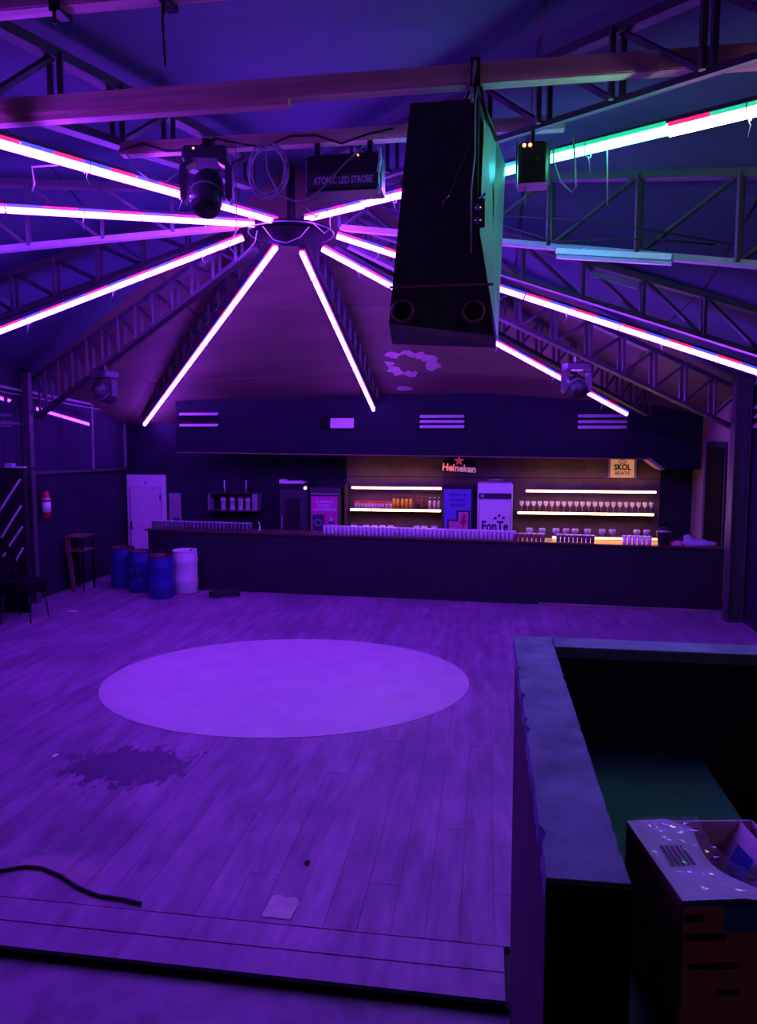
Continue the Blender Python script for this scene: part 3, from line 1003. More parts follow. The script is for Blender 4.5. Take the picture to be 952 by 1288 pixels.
f = fridge('tall_fridge', -4.10, -3.50, 1.90, BLACK, 'plain dark tall fridge left of the magenta fridge')
MB().bbox(-4.08, -3.52, 14.09, 14.124, 0.1, 1.78, 0.01).build('door', GREYCASE, f)
MB().box(-3.98, -3.66, 14.084, 14.089, 0.9, 1.62).build('door_window', BLACK, f)
MB().box(-4.05, -4.03, 14.06, 14.089, 1.0, 1.25).build('handle', GREYLINE, f)
MB().lathe([(0.0, 14.085), (0.028, 14.09), (0.028, 14.12)], (-3.56, 0, 1.825), 12, axis='y').build('lamp', LED_DOTW, f)
sh = tag(MB().prism([(-4.12, 1.905), (-3.62, 1.905), (-3.6, 1.93), (-3.74, 1.955), (-3.95, 1.945), (-4.06, 1.985), (-4.12, 1.98)], 'y', 14.2, 14.46).build('folded_sheet', WHITE), 'white folded sheet lying on top of the plain dark fridge', 'sheet')

f = fridge('drinks_fridge', -3.47, -2.87, 1.83, GREYCASE, 'dark fridge with a magenta poster door and pale lettering')
MB().bbox(-3.45, -2.89, 14.09, 14.124, 0.1, 1.80, 0.01).build('door', GREYCASE, f)
MB().box(-3.45, -2.89, 14.078, 14.089, 1.70, 1.725).build('door_trim', GREYLINE, f)
ps = MB().box(-3.44, -2.90, 14.082, 14.089, 0.75, 1.66).build('poster', PINK, f)
for body, zz, fit in (('O BOM A', 1.555, 0.36), ('NOSSA', 1.475, 0.28), ('CONVIVENCIA', 1.40, 0.48)):
    lettering(body, (-3.17, 14.080, zz), 0.075, INKPALE, ps, bold=0.002, fit=fit)
MB().box(-3.41, -3.17, 14.076, 14.081, 0.76, 1.30).build('dark_panel', INK, ps)
for rr in (0.095, 0.06):
    MB().path([(-3.29 + rr * math.cos(a), 14.076, 1.14 + rr * 0.75 * math.sin(a)) for a in [2 * PI * i / 20 for i in range(20)]], 0.008, 5, closed=True).build('ring_print', GREYLINE, ps)
MB().lathe([(0, 14.076), (0.035, 14.077), (0.035, 14.082)], (-3.03, 0, 1.20), 12, axis='y').build('dot_print', INKPALE, ps)
MB().prism([(-3.09, 1.16), (-2.97, 1.16), (-2.97, 1.12), (-3.09, 1.12)], 'y', 14.078, 14.082).build('bar_print', INK, ps)

f = fridge('drinks_fridge', -0.84, -0.22, 1.90, BLACK, 'fridge with a blue poster door and a red lightning bolt')
MB().bbox(-0.82, -0.24, 14.09, 14.124, 0.1, 1.86, 0.01).build('door', BLACK, f)
ps = MB().box(-0.80, -0.28, 14.082, 14.089, 0.6, 1.83).build('poster', POSTERBLUE, f)
for body, zz, fit in (('PEGUE A!', 1.72, 0.33), ('SORRIA', 1.62, 0.30), ('BRINDE!', 1.525, 0.27)):
    lettering(body, (-0.53, 14.080, zz), 0.075, INK, ps, bold=0.001, fit=fit)
MB().prism([(-0.74, 0.62), (-0.30, 0.62), (-0.30, 1.42), (-0.56, 1.42), (-0.56, 1.24), (-0.74, 1.24)], 'y', 14.077, 14.081).build('dark_panel', INK, ps)
MB().prism([(-0.70, 0.64), (-0.33, 0.64), (-0.33, 1.39), (-0.52, 1.39), (-0.52, 1.21), (-0.70, 1.21)], 'y', 14.073, 14.077).build('pink_panel', POSTERPINK, ps)
MB().prism([(-0.42, 1.36), (-0.36, 1.34), (-0.40, 1.24), (-0.35, 1.24), (-0.47, 1.02), (-0.44, 1.16), (-0.49, 1.17)], 'y', 14.069, 14.073).build('bolt', POSTERRED, ps)

f = fridge('beer_fridge', -0.16, 0.51, 1.95, WHITE, 'tall white fridge with a dark fruit brand word on its door', y0=14.02)
MB().bbox(-0.15, 0.50, 14.03, 14.064, 0.08, 1.935, 0.012).build('door', WHITE, f)
MB().box(-0.135, 0.485, 14.024, 14.03, 1.66, 1.765).build('control_band', INK, f)
lettering('13', (-0.07, 14.023, 1.712), 0.07, INKPALE, f, bold=0.003, name='display_digits')
fp = MB()
pts = [(-0.12, 0.3), (0.47, 0.3)] + [(0.47 - 0.06 + 0.06 * math.cos(a), 1.58 + 0.06 * math.sin(a)) for a in [PI / 2 * i / 5 for i in range(6)]] + [(-0.06 - 0.06 * math.sin(a), 1.58 + 0.06 * math.cos(a)) for a in [PI / 2 * i / 5 for i in range(6)]]
fp.prism(pts, 'y', 14.022, 14.03).build('door_panel', WHITE, f)
MB().path([(-0.128, 14.022, 0.35), (-0.128, 14.022, 1.60), (-0.09, 14.022, 1.65), (0.44, 14.022, 1.65), (0.478, 14.022, 1.60), (0.478, 14.022, 0.35)], 0.006, 5).build('panel_outline', GREYLINE, f)
lettering('FonTe', (0.175, 14.020, 1.125), 0.27, INK, f, bold=0.008, fit=0.50, name='word_mark')
sp = MB()
for a0, a1, zz, l in ((0.14, 0.2, 1.26, 0), (0.22, 0.27, 1.31, 1), (0.30, 0.35, 1.27, 2)):
    sp.prism([(a0, zz), (a0 + 0.03, zz + 0.05), (a1, zz + 0.06), (a1 + 0.02, zz + 0.01)], 'y', 14.018, 14.022)
sp.build('leaf_mark', INK, f)
MB().path([(0.06, 14.2, 1.95), (0.06, 14.2, 2.01), (0.3, 14.2, 2.01), (0.3, 14.2, 1.95)], 0.012, 6).build('top_handle', GREYLINE, f)

# signs on the back wall
def star(cx, cz_, R, r):
    return [((R if i % 2 == 0 else r) * math.sin(PI * i / 5) + cx, (R if i % 2 == 0 else r) * math.cos(PI * i / 5) + cz_) for i in range(10)]


s = thing('beer_sign', (-0.52, 14.70, 2.02), 'red lit word sign with a red star above, on the back wall', 'sign')
MB().prism([(-0.88, 2.16), (-0.2, 2.10), (-0.2, 2.30), (-0.40, 2.40), (-0.62, 2.40), (-0.88, 2.34)], 'y', 14.72, 14.78).build('backing', BLACK, s)
MB().prism(star(-0.54, 2.36, 0.11, 0.045), 'y', 14.69, 14.72).build('star', SIGNSTAR, s)
lettering('Hei', (-0.755, 14.705, 2.225), 0.20, SIGNGLOW, s, bold=0.006, tilt=math.radians(4), fit=0.235, depth=0.01)
lettering('neken', (-0.415, 14.705, 2.20), 0.20, SIGNGLOW2, s, bold=0.006, tilt=math.radians(4), fit=0.42, depth=0.01)
s = thing('bar_sign', (2.62, 14.70, 2.02), 'orange rectangular sign with dark word and pale side frame', 'sign')
MB().box(2.32, 2.92, 14.73, 14.77, 2.04, 2.44).build('frame', SIGNPALE, s)
MB().box(2.40, 2.84, 14.715, 14.73, 2.05, 2.43).build('face', SIGNFACE, s)
for xx in (2.335, 2.905):
    MB().box(xx - 0.012, xx + 0.012, 14.72, 14.73, 2.05, 2.43).build('side_strip', INK, s)
lettering('SKOL', (2.62, 14.712, 2.245), 0.15, INK, s, bold=0.006, fit=0.32)
lettering('BEATS', (2.62, 14.712, 2.13), 0.09, WOODRIM, s, bold=0.002, fit=0.28)
MB().path([(2.62 + 0.07 * math.cos(a), 14.712, 2.36 + 0.035 * math.sin(a)) for a in [2 * PI * i / 18 for i in range(18)]], 0.008, 5, closed=True).build('emblem', WOODRIM, s)

# optics shelf at the left of the back wall
s = thing('optics_shelf', (-5.2, 14.7, 1.30), 'small wall rack holding four upturned jars left of the fridges', 'rack')
MB().box(-5.75, -4.68, 14.5, 14.79, 1.29, 1.315).build('base_board', GREYCASE, s)
MB().box(-5.75, -4.68, 14.5, 14.79, 1.66, 1.68).build('top_board', GREYCASE, s)
for xx in (-5.74, -4.78):
    MB().box(xx - 0.012, xx + (0.10 if xx > -5 else 0.012), 14.5, 14.79, 1.315, 1.66).build('side_panel', GREYLINE, s)
for xx in (-5.44, -4.97):
    MB().lathe([(0.014, 1.68), (0.014, 1.93)], (xx, 14.66, 0), 8).build('hanger_rod', WHITE, s)
j0 = None
for k, xx in enumerate((-5.46, -5.26, -5.08, -4.92)):
    lb = 'jar in the small wall rack, %s of four' % ORD[k]
    if j0 is None:
        j0 = thing('storage_jar', (xx, 14.62, 1.3155), lb, 'jar', 'jars in the wall rack')
        MB().lathe([(0.06, 0), (0.06, 0.02), (0.052, 0.05), (0.052, 0.17), (0.065, 0.19), (0.065, 0.25)], (0, 0, 0), 14).build('body', CUP, j0, True)
        MB().lathe([(0.067, 0.25), (0.067, 0.28), (0, 0.285)], (0, 0, 0), 14).build('lid', GREYCASE, j0, True)
    else:
        dup(j0, (xx, 14.62, 1.3155), label=lb)
# bar tap on the counter
xx = -4.12
tpz = cz(xx)
tt = thing('bar_tap', (xx, cfy(xx) + 0.2, tpz), 'small chrome tap at the end of the dark tumblers', 'tap')
MB().lathe([(0.03, 0), (0.03, 0.02), (0.012, 0.03), (0.012, 0.15)], (0, 0, 0), 10).build('post', CHROME, tt, True)
MB().path([(0, 0, 0.15), (0, -0.03, 0.175), (0, -0.08, 0.17), (0, -0.09, 0.13)], 0.011, 6).build('spout', CHROME, tt, True)

# ------------------------------------------------------------------ door, door side panel
d = structure('door_1', MB().box(-7.68, -6.80, WB - 0.05, WB, 0.0, 2.03), WHITEDOOR)
MB().box(-7.60, -6.90, WB - 0.075, WB - 0.05, 0.02, 1.77).build('door_leaf', WHITEDOOR, d)
for zz in (1.5, 0.95, 0.3):
    MB().box(-6.925, -6.895, WB - 0.09, WB - 0.075, zz, zz + 0.1).build('hinge', BLACK, d)
MB().path([(-7.605, WB - 0.078, 0.02), (-7.605, WB - 0.078, 1.775), (-6.895, WB - 0.078, 1.775), (-6.895, WB - 0.078, 0.02)], 0.006, 4).build('gap_line', BLACKMATT, d)
MB().box(-7.585, -7.565, WB - 0.11, WB - 0.075, 0.85, 1.02).build('door_handle', BLACK, d)
MB().box(-7.27, -7.23, WB - 0.056, WB - 0.05, 1.84, 1.87).build('lamp_hole', BLACK, d)
nb = thing('notice_board', (-6.6, 14.77, 0.97), 'pale notice sheet with dark sketch on the wall right of the white door', 'notice')
MB().box(-6.73, -6.47, 14.76, 14.795, 0.70, 1.64).build('sheet', GREYLINE, nb)
for k in range(5):
    a = k * 1.3
    MB().path([(-6.66 + 0.035 * k, 14.757, 1.0 + 0.02 * (k % 3)), (-6.63 + 0.03 * k, 14.757, 1.1 + 0.03 * (k % 2)), (-6.60 + 0.03 * k, 14.757, 1.03)], 0.012, 4).build('sketch_mark', INK, nb)
d2 = structure('door_2', MB().box(WR - 0.04, WR - 0.012, 12.75, 13.85, 0.0, 2.75), BLACKWALL)
MB().box(WR - 0.06, WR - 0.04, 12.85, 13.75, 0.02, 2.65).build('door_leaf', BLACKMATT, d2)
MB().box(WR - 0.07, WR, 13.86, 13.93, 0.0, 2.85).build('door_jamb', SIDEWALL, d2)
structure('baseboard_right', MB().box(WR - 0.03, WR, 3.6, 12.7, 0.0, 0.09), BLACKWALL)

# ------------------------------------------------------------------ drums
def drum(x_, y, m, label, group, lid=None, h=0.74, r=0.225, mark=False):
    t = thing('plastic_drum', (x_, y, 0), label, 'drum', group)
    pr = [(r * 0.93, 0), (r * 0.98, 0.015)]
    for k in range(1, 3):
        zc = h * (0.30 if k == 1 else 0.76)
        pr += [(r * 0.985, zc - 0.05), (r * 1.03, zc - 0.02), (r * 1.03, zc + 0.02), (r * 0.985, zc + 0.05)]
    pr += [(r * 0.97, h - 0.03), (r * 0.95, h)]
    MB().lathe(pr, (0, 0, 0), 28).build('shell', m, t, True)
    MB().lathe([(r * 0.98, h - 0.012), (r * 1.0, h), (r * 0.98, h + 0.015), (r * 0.9, h + 0.017), (r * 0.88, h + 0.003), (0, h + 0.003)], (0, 0, 0), 28).build('lid', lid or DRUMLID, t, True)
    MB().lathe([(0.03, h + 0.003), (0.03, h + 0.022), (0, h + 0.022)], (r * 0.55, 0, 0), 8).build('bung', BLACK, t, True)
    if mark:
        for k, a in enumerate((-0.75, -0.45, -0.12, 0.2)):
            aa = -PI / 2 + a + 0.25
            MB().path([(r * 1.0 * math.cos(aa + q * 0.1), r * 1.0 * math.sin(aa + q * 0.1), 0.46 - 0.09 * i) for i, q in enumerate((0, 1 if k % 2 else -1, 0))], 0.014, 5).build('painted_mark', BLACK, t, True)
    return t


drum(-6.80, 12.82, BLUE, 'blue plastic drum farthest left, behind the marked blue drum', 'drums beside the bar')
drum(-6.28, 12.50, BLUE, 'blue plastic drum with black painted marks, between the other blue drums', 'drums beside the bar', mark=True)
drum(-5.68, 12.05, BLUE, 'blue plastic drum nearest the dance floor, in front of the white drum', 'drums beside the bar')
drum(-5.42, 12.50, WHITEDRUM, 'white plastic drum beside the black bar front', 'drums beside the bar', lid=WHITEDRUM, h=0.77)

# ------------------------------------------------------------------ things along the left wall
# open rack leaning slightly
r = thing('wooden_rack', (-7.42, 12.45, 0), 'open wooden rack with two shelves standing against the dark left wall', 'rack')
MB().prism([(-7.52, 0.0), (-7.46, 0.0), (-7.54, 1.0), (-7.64, 1.0)], 'y', 12.26, 12.29).build('side_panel', WOODRIM, r)
MB().prism([(-7.62, 0.0), (-7.58, 0.0), (-7.60, 1.0), (-7.64, 1.0)], 'y', 12.62, 12.66).build('post', BLACKMATT, r)
MB().bar((-7.30, 12.64, 0.0), (-7.30, 12.64, 1.0), 0.03, 0.03).build('post', BLACKMATT, r)
MB().bar((-7.30, 12.28, 0.0), (-7.30, 12.28, 1.0), 0.025, 0.025).build('post', BLACKMATT, r)
for zz in (1.0, 0.74):
    MB().box(-7.64, -7.28, 12.24, 12.68, zz, zz + 0.025).build('shelf', WOODRIM, r)
MB().box(-7.62, -7.60, 12.30, 12.61, 0.08, 0.99).build('back_panel', BLACKMATT, r)

# fire extinguisher on the left wall
EY = 11.72
e = thing('fire_extinguisher', (WL + 0.10, EY, 1.42), 'red fire extinguisher with a white label hung on the left wall', 'extinguisher')
c = (WL + 0.10, EY, 0)
MB().lathe([(0.06, 1.42), (0.075, 1.44), (0.075, 1.80), (0.05, 1.87), (0.025, 1.89)], c, 18).build('cylinder', RED, e)
MB().lathe([(0.0765, 1.52), (0.0765, 1.70)], c, 18).build('label_wrap', WHITE, e)
MB().lathe([(0.0765, 1.74), (0.0765, 1.77)], c, 18).build('label_band', WHITE, e)
MB().lathe([(0.022, 1.89), (0.022, 1.93)], c, 10).build('valve', BLACK, e)
MB().bar((WL + 0.10, EY, 1.95), (WL + 0.10, EY - 0.12, 1.99), 0.02, 0.015).build('lever', CHROME, e)
MB().path([(WL + 0.1, EY + 0.02, 1.91), (WL + 0.12, EY + 0.1, 1.88), (WL + 0.14, EY + 0.12, 1.7), (WL + 0.13, EY + 0.09, 1.55)], 0.012, 6).build('hose', BLACK, e)
MB().box(WL + 0.001, WL + 0.035, EY - 0.04, EY + 0.04, 1.6, 1.75).build('bracket', BLACK, e)

# diagonal striped booth front at the left edge
px0, px1, py = -7.60, -7.26, 10.6
p = thing('striped_panel', ((px0 + px1) / 2, py, 0), 'black upright panel with slanting pale strips at the left edge', 'panel')
MB().box(px0 - 0.11, px1, py, py + 0.06, 0.0, 2.32).build('board', BLACK, p)
for k, (xa_, za_, xb_, zb_) in enumerate(((-7.68, 1.66, -7.31, 2.16), (-7.68, 1.22, -7.31, 1.74), (-7.55, 1.08, -7.31, 1.40), (-7.56, 0.68, -7.31, 1.06), (-7.69, 0.86, -7.62, 0.98))):
    MB().bar((xa_, py - 0.012, za_), (xb_, py - 0.012, zb_), 0.02, 0.045, up=(0, 1, 0)).build('pale_strip', WHITE, p)
MB().box(px0 - 0.1, px1 + 0.02, py - 0.02, py + 0.3, 2.30, 2.34).build('top_board', BLACK, p)
tag(MB().bbox(-7.60, -7.46, py + 0.02, py + 0.12, 2.34, 2.41, 0.01).build('small_carton', SIGNPALE), 'small pale carton on top of the striped panel', 'carton')
tag(MB().bbox(-7.40, -7.26, py + 0.02, py + 0.1, 2.34, 2.36, 0.006).build('paper_pad', WHITE), 'flat white pad on top of the striped panel, right of the carton', 'pad')

# dark chair
ch = thing('dark_chair', (-7.06, 10.2, 0), 'dark padded chair with thin legs in front of the striped panel', 'chair')
cx_, cy_ = -7.06, 10.2
MB().bbox(cx_ - 0.26, cx_ + 0.26, cy_ - 0.24, cy_ + 0.24, 0.48, 0.63, 0.03).build('seat', BLACKMATT, ch)
MB().box(cx_ - 0.24, cx_ + 0.24, cy_ - 0.22, cy_ + 0.22, 0.44, 0.48).build('seat_frame', BLACKMATT, ch)
for sx in (-1, 1):
    for sy in (-1, 1):
        MB().path([(cx_ + sx * 0.21, cy_ + sy * 0.19, 0.45), (cx_ + sx * 0.25, cy_ + sy * 0.23, 0.0)], 0.012, 6).build('leg', BLACK, ch)
    MB().path([(cx_ - 0.23, cy_ + sx * 0.2, 0.42), (cx_ - 0.30, cy_ + sx * 0.2, 0.9)], 0.012, 6).build('back_post', BLACK, ch)
MB().bbox(cx_ - 0.33, cx_ - 0.27, cy_ - 0.24, cy_ + 0.24, 0.70, 0.98, 0.02).build('backrest', BLACKMATT, ch)
ch2 = dup(ch, (-7.35, 9.55, 0), 0.5, 'dark padded chair cut off by the left edge, behind the first chair')

# ------------------------------------------------------------------ floor markings and litter
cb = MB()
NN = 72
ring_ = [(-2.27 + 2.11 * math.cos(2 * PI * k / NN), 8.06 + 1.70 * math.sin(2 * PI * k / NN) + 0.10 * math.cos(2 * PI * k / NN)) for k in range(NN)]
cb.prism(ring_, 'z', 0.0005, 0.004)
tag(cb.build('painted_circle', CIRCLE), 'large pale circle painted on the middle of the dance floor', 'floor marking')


def scrap(name, x_, y, w, h, m, label, cat, seed, rz_=0.0, z=0.0005):
    rnd = random.Random(seed)
    k = 9
    pts = []
    for i in range(k):
        a = 2 * PI * i / k + rz_
        q = rnd.uniform(0.8, 1.1)
        s_ = max(abs(math.cos(a - rz_)), abs(math.sin(a - rz_)))
        pts.append((x_ + w * q * math.cos(a) / s_, y + h * q * math.sin(a) / s_))
    mb = MB()
    mb.prism(pts, 'z', z, z + 0.004)
    return tag(mb.build(name, m), label, cat)


pt = MB()
pt.prism([(-1.275, 3.905), (-1.10, 3.90), (-1.085, 4.06), (-1.11, 4.105), (-1.18, 4.095), (-1.225, 4.12), (-1.262, 4.105)], 'z', 0.0005, 0.004)
tag(pt.build('patch_plate', PLASTER), 'small pale square patch near the front edge of the dance floor', 'patch')
scrap('paper_scrap', -6.64, 10.81, 0.09, 0.05, WHITE, 'white paper scrap on the floor before the striped panel', 'paper', 12)
scrap('dirt_fleck', -1.14, 4.47, 0.018, 0.03, BLACKMATT, 'small black fleck above the pale patch on the floor', 'debris', 13)
scrap('dirt_fleck', -3.75, 5.75, 0.02, 0.03, WHITE, 'tiny white fleck left of the dark floor stain', 'debris', 14)

fl = MB()
fl.path([(-3.4, 3.98, 0.012), (-3.09, 4.08, 0.012), (-2.95, 4.15, 0.012), (-2.83, 4.15, 0.012), (-2.66, 4.09, 0.012), (-2.5, 4.0, 0.012), (-2.32, 3.935, 0.012), (-2.15, 3.925, 0.012), (-2.02, 3.90, 0.012)], 0.011, 6)
tag(fl.build('floor_cable', CABLEB), 'black cable lying along the front edge of the dance floor', 'cable')
co = MB()
pts = []
for i in range(90):
    a = 2 * PI * i / 18
    q = 0.17 + 0.05 * math.sin(i * 0.7)
    pts.append((-4.58 + q * math.cos(a) * 1.35, 12.24 + q * 0.8 * math.sin(a), 0.016 + 0.0009 * i + 0.02 * (i % 7 == 0)))
co.path(pts, 0.015, 5)
tag(co.build('cable_coil', CABLEB), 'black coiled cable on the floor in front of the bar', 'cable')

# ------------------------------------------------------------------ timber beams above
def beam(y, x0, x1, z, label, h=0.125, board=None):
    t = thing('timber_beam', ((x0 + x1) / 2, y, z - h / 2), label, 'beam')
    MB().box(x0, x1, y - 0.045, y + 0.045, z - h / 2, z + h / 2).build('beam', WOOD, t)
    MB().box(x0, x1, y - 0.055, y - 0.0455, z - h / 2 + 0.008, z - h / 2 + 0.034).build('edge_rib', WOOD, t)
    if board:
        MB().box(board[0], board[1], y - 0.03, y + 0.05, z - h / 2 - 0.035, z - h / 2 - 0.001).build('packing_board', WOOD, t)
    return t


beam(4.9, -4.6, 2.4, 5.095, 'long reddish timber beam that the black speaker hangs from', board=(-4.6, -1.32))
beam(4.15, -4.2, 0.6, 5.33, 'nearest reddish timber beam at the top left corner', h=0.11)
bm3 = beam(6.0, -3.07, 0.56, 5.22, 'far reddish timber beam behind the strobe and coiled cable', h=0.10)


def strap(pts, rad, m, name, label, cat='cable', nn=5):
    return tag(MB().path(pts, rad, nn).build(name, m), label, cat)


# clamps round the beams
for (bx, by, bz, lb) in ((-2.48, 4.15, 5.33, 'black clamp on the nearest beam, left of the hanging rod'), (-1.82, 4.15, 5.33, 'black clamp on the nearest beam holding a thin hanging rod'), (-0.10, 4.9, 5.095, 'black clamp and strap on the beam above the speaker')):
    c_ = thing('beam_clamp', (bx, by, bz - 0.1), lb, 'clamp')
    MB().box(bx - 0.03, bx + 0.03, by - 0.07, by - 0.058, bz - 0.085, bz + 0.085).build('jaw', BLACK, c_)
    MB().box(bx - 0.03, bx + 0.03, by + 0.058, by + 0.07, bz - 0.085, bz + 0.085).build('jaw', BLACK, c_)
    MB().box(bx - 0.03, bx + 0.03, by - 0.07, by + 0.07, bz + 0.07, bz + 0.085).build('bridge', BLACK, c_)
    MB().box(bx - 0.03, bx + 0.03, by - 0.07, by + 0.07, bz - 0.085, bz - 0.07).build('bridge', BLACK, c_)
    MB().lathe([(0.01, bz - 0.16), (0.01, bz - 0.09)], (bx, by - 0.064, 0), 8).build('bolt', BLACK, c_)
strap([(-1.82, 4.08, 5.36), (-1.825, 4.08, 5.1), (-1.815, 4.08, 4.89)], 0.008, CABLEB, 'hanging_rod', 'thin black rod hanging from the nearest beam', 'rod')

# ------------------------------------------------------------------ hanging loudspeaker
sp = thing('hanging_speaker', (-0.28, 5.2, 3.55), 'large worn black loudspeaker hung from the beam, teal lit on its side', 'speaker')
Bx = {'bt': [(-0.52, 4.92, 4.97), (-0.08, 4.92, 4.97)], 'bm': [(-0.60, 4.90, 4.13), (-0.075, 4.90, 4.13)], 'bb': [(-0.665, 4.98, 3.58), (0.045, 5.12, 3.50)],
      'ft': [(-0.60, 5.55, 4.97), (0.03, 5.55, 4.97)], 'fm': [(-0.63, 5.60, 4.80), (0.10, 5.60, 4.80)], 'fb': [(-0.70, 5.45, 3.50), (0.06, 5.45, 3.46)]}
K = ['bt', 'bm', 'bb', 'fb', 'fm', 'ft']
body = MB()
vv = [Bx[k][0] for k in K] + [Bx[k][1] for k in K]
body.add(vv, [(i, (i + 1) % 6, 6 + (i + 1) % 6, 6 + i) for i in range(6)] + [tuple(range(5, -1, -1)), tuple(range(6, 12))])
body.build('cabinet', CABINET, sp)
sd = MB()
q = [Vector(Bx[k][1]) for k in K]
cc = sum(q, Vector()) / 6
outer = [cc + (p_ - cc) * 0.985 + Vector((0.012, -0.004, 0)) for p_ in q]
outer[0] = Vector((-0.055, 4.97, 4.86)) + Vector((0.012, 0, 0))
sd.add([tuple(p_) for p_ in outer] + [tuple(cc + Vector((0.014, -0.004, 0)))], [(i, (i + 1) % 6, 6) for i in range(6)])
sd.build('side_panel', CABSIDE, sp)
hp = lambda u, w: Vector((0.018 + 0.00 * u, 5.26 + u, 4.33 + w))
# handle slot on the side panel
sl = MB()
sl.add([hp(a_, b_) + Vector((0.012, 0, 0)) for a_, b_ in ((-0.02, -0.21), (0.05, -0.25), (0.09, -0.2), (0.10, 0.12), (0.05, 0.25), (0.0, 0.2))], [tuple(range(6))])
sl.build('handle_slot', BLACKMATT, sp)
# back details: seam, recessed feet holes, connector, edge strips
MB().box(-0.655, 0.03, 4.925, 4.94, 3.80, 3.815).build('seam', WOODRIM, sp)
for xx in (-0.57, -0.10):
    yy = 4.955 if xx < -0.3 else 5.045
    MB().path([(xx + 0.07 * math.cos(2 * PI * k / 20), yy + 0.006 * math.sin(2 * PI * k / 20), 3.655 + 0.07 * math.sin(2 * PI * k / 20)) for k in range(20)], 0.011, 5, closed=True).build('corner_cup', WOODRIM, sp)
    MB().lathe([(0.0, yy - 0.004), (0.062, yy - 0.003), (0.062, yy + 0.01)], (xx, 0, 3.655), 18, axis='y').build('cup_hole', BLACKMATT, sp)
MB().box(-0.16, -0.03, 4.885, 4.90, 4.16, 4.34).build('connector_plate', GREYCASE, sp)
for zz in (4.20, 4.28):
    MB().lathe([(0.022, 4.872), (0.022, 4.886)], (-0.075, 0, zz), 10, axis='y').build('connector', CHROME, sp)
MB().path([(-0.10, 4.885, 4.95), (-0.10, 4.885, 4.6), (-0.12, 4.87, 4.4), (-0.115, 4.885, 4.0)], 0.006, 5).build('rear_cable', CABLEW, sp)
MB().path([(-0.13, 4.88, 4.7), (-0.25, 4.88, 4.4), (-0.36, 4.88, 4.2), (-0.47, 4.885, 4.17)], 0.006, 5).build('rear_cable', CABLEB, sp)
for xx in (-0.30, -0.08):
    MB().bar((xx, 4.905, 4.33), (xx + 0.05, 4.86, 4.36), 0.012, 0.012).build('clip', CHROME, sp)
MB().path([(-0.10, 4.95, 5.10), (-0.07, 4.90, 5.03), (-0.03, 4.98, 4.9), (0.04, 5.2, 4.82)], 0.016, 6).build('sling', BLACK, sp)
MB().path([(-0.10, 4.95, 5.10), (-0.14, 4.97, 5.04), (-0.2, 5.1, 4.98)], 0.016, 6).build('sling', BLACK, sp)
MB().path([(-0.10, 4.83, 5.16), (-0.115, 4.84, 5.02), (-0.12, 4.88, 4.93)], 0.012, 5).build('sling', CABLEW, sp)

# ------------------------------------------------------------------ moving head lamps
def moving_head(loc, rz_, tilt, s, label, m=GREYCASE, dots=True):
    t = thing('moving_head_lamp', loc, label, 'stage lamp', None, rz_)
    t.scale = (s, s, s)
    # loc = the clamp point; the lamp hangs below
    MB().box(-0.03, 0.03, -0.03, 0.03, -0.09, 0.0).build('clamp', BLACK, t, True)
    MB().bbox(-0.19, 0.19, -0.13, 0.13, -0.20, -0.09, 0.02).build('base', m, t, True)
    for sx in (-1, 1):
        MB().prism([(sx * 0.175, -0.20), (sx * 0.225, -0.24), (sx * 0.225, -0.50), (sx * 0.195, -0.54), (sx * 0.165, -0.50), (sx * 0.165, -0.24), (sx * 0.10, -0.201)], 'y', -0.055, 0.055).build('yoke_arm', m, t, True)
    head = MB()
    R = Matrix.Rotation(tilt, 3, 'X')
    prof = [(0.0, -0.20), (0.09, -0.19), (0.125, -0.13), (0.14, -0.02), (0.135, 0.12), (0.12, 0.19)]
    hb = MB().lathe(prof, (0, 0, 0), 20)
    hb.v = [R @ p_ + Vector((0, 0, -0.44)) for p_ in hb.v]
    hb.build('head', m, t, True)
    ln = MB().lathe([(0.105, 0.185), (0.10, 0.205), (0, 0.215)], (0, 0, 0), 20)
    ln.v = [R @ p_ + Vector((0, 0, -0.44)) for p_ in ln.v]
    ln.build('lens', BLACK, t, True)
    rib = MB().path([(0.142 * math.cos(2 * PI * k / 20), 0.142 * math.sin(2 * PI * k / 20), 0.03) for k in range(20)], 0.008, 5, closed=True)
    rib.v = [R @ p_ + Vector((0, 0, -0.44)) for p_ in rib.v]
    rib.build('trim_ring', RAIL, t, True)
    if dots:
        MB().box(-0.09, -0.075, -0.134, -0.129, -0.13, -0.115).build('display_light', LED_DOT, t, True)
    return t


moving_head((-2.30, 5.93, 5.24), 0.15, math.radians(150), 0.95, 'large black moving head lamp hung on the far beam at left')
m2 = moving_head((1.22, 10.50, 3.93), 0.3, math.radians(120), 0.92, 'small black moving head lamp crossing the tube at right above the bar', dots=False)
m3 = moving_head((-5.79, 10.54, 3.92), -0.4, math.radians(60), 0.95, 'small moving head lamp hung from the left truss near the wall', m=GREYCASE, dots=False)

# strobe lamp on the far beam
s = thing('strobe_lamp', (-1.16, 6.0, 4.72), 'black strobe lamp box with pale lettering, hung from the far beam', 'stage lamp')
MB().bbox(-1.47, -0.85, 5.90, 6.14, 4.77, 5.06, 0.02).build('housing', BLACK, s)
MB().box(-1.45, -0.87, 5.885, 5.90, 4.79, 4.90).build('name_plate', GREYCASE, s)
lettering('ATOMIC LED STROBE', (-1.155, 5.884, 4.845), 0.075, INKPALE, s, bold=0.002, fit=0.48)
for xx in (-1.38, -0.95):
    MB().box(xx - 0.02, xx + 0.02, 5.96, 6.06, 5.06, 5.17).build('clamp', BLACK, s)
for k in range(4):
    MB().box(-1.09, -0.90, 5.893, 5.90, 4.93 + 0.022 * k, 4.937 + 0.022 * k).build('cooling_fin', GREYCASE, s)
MB().box(-1.04, -1.03, 5.886, 5.90, 5.03, 5.04).build('display_light', LED_DOT, s)

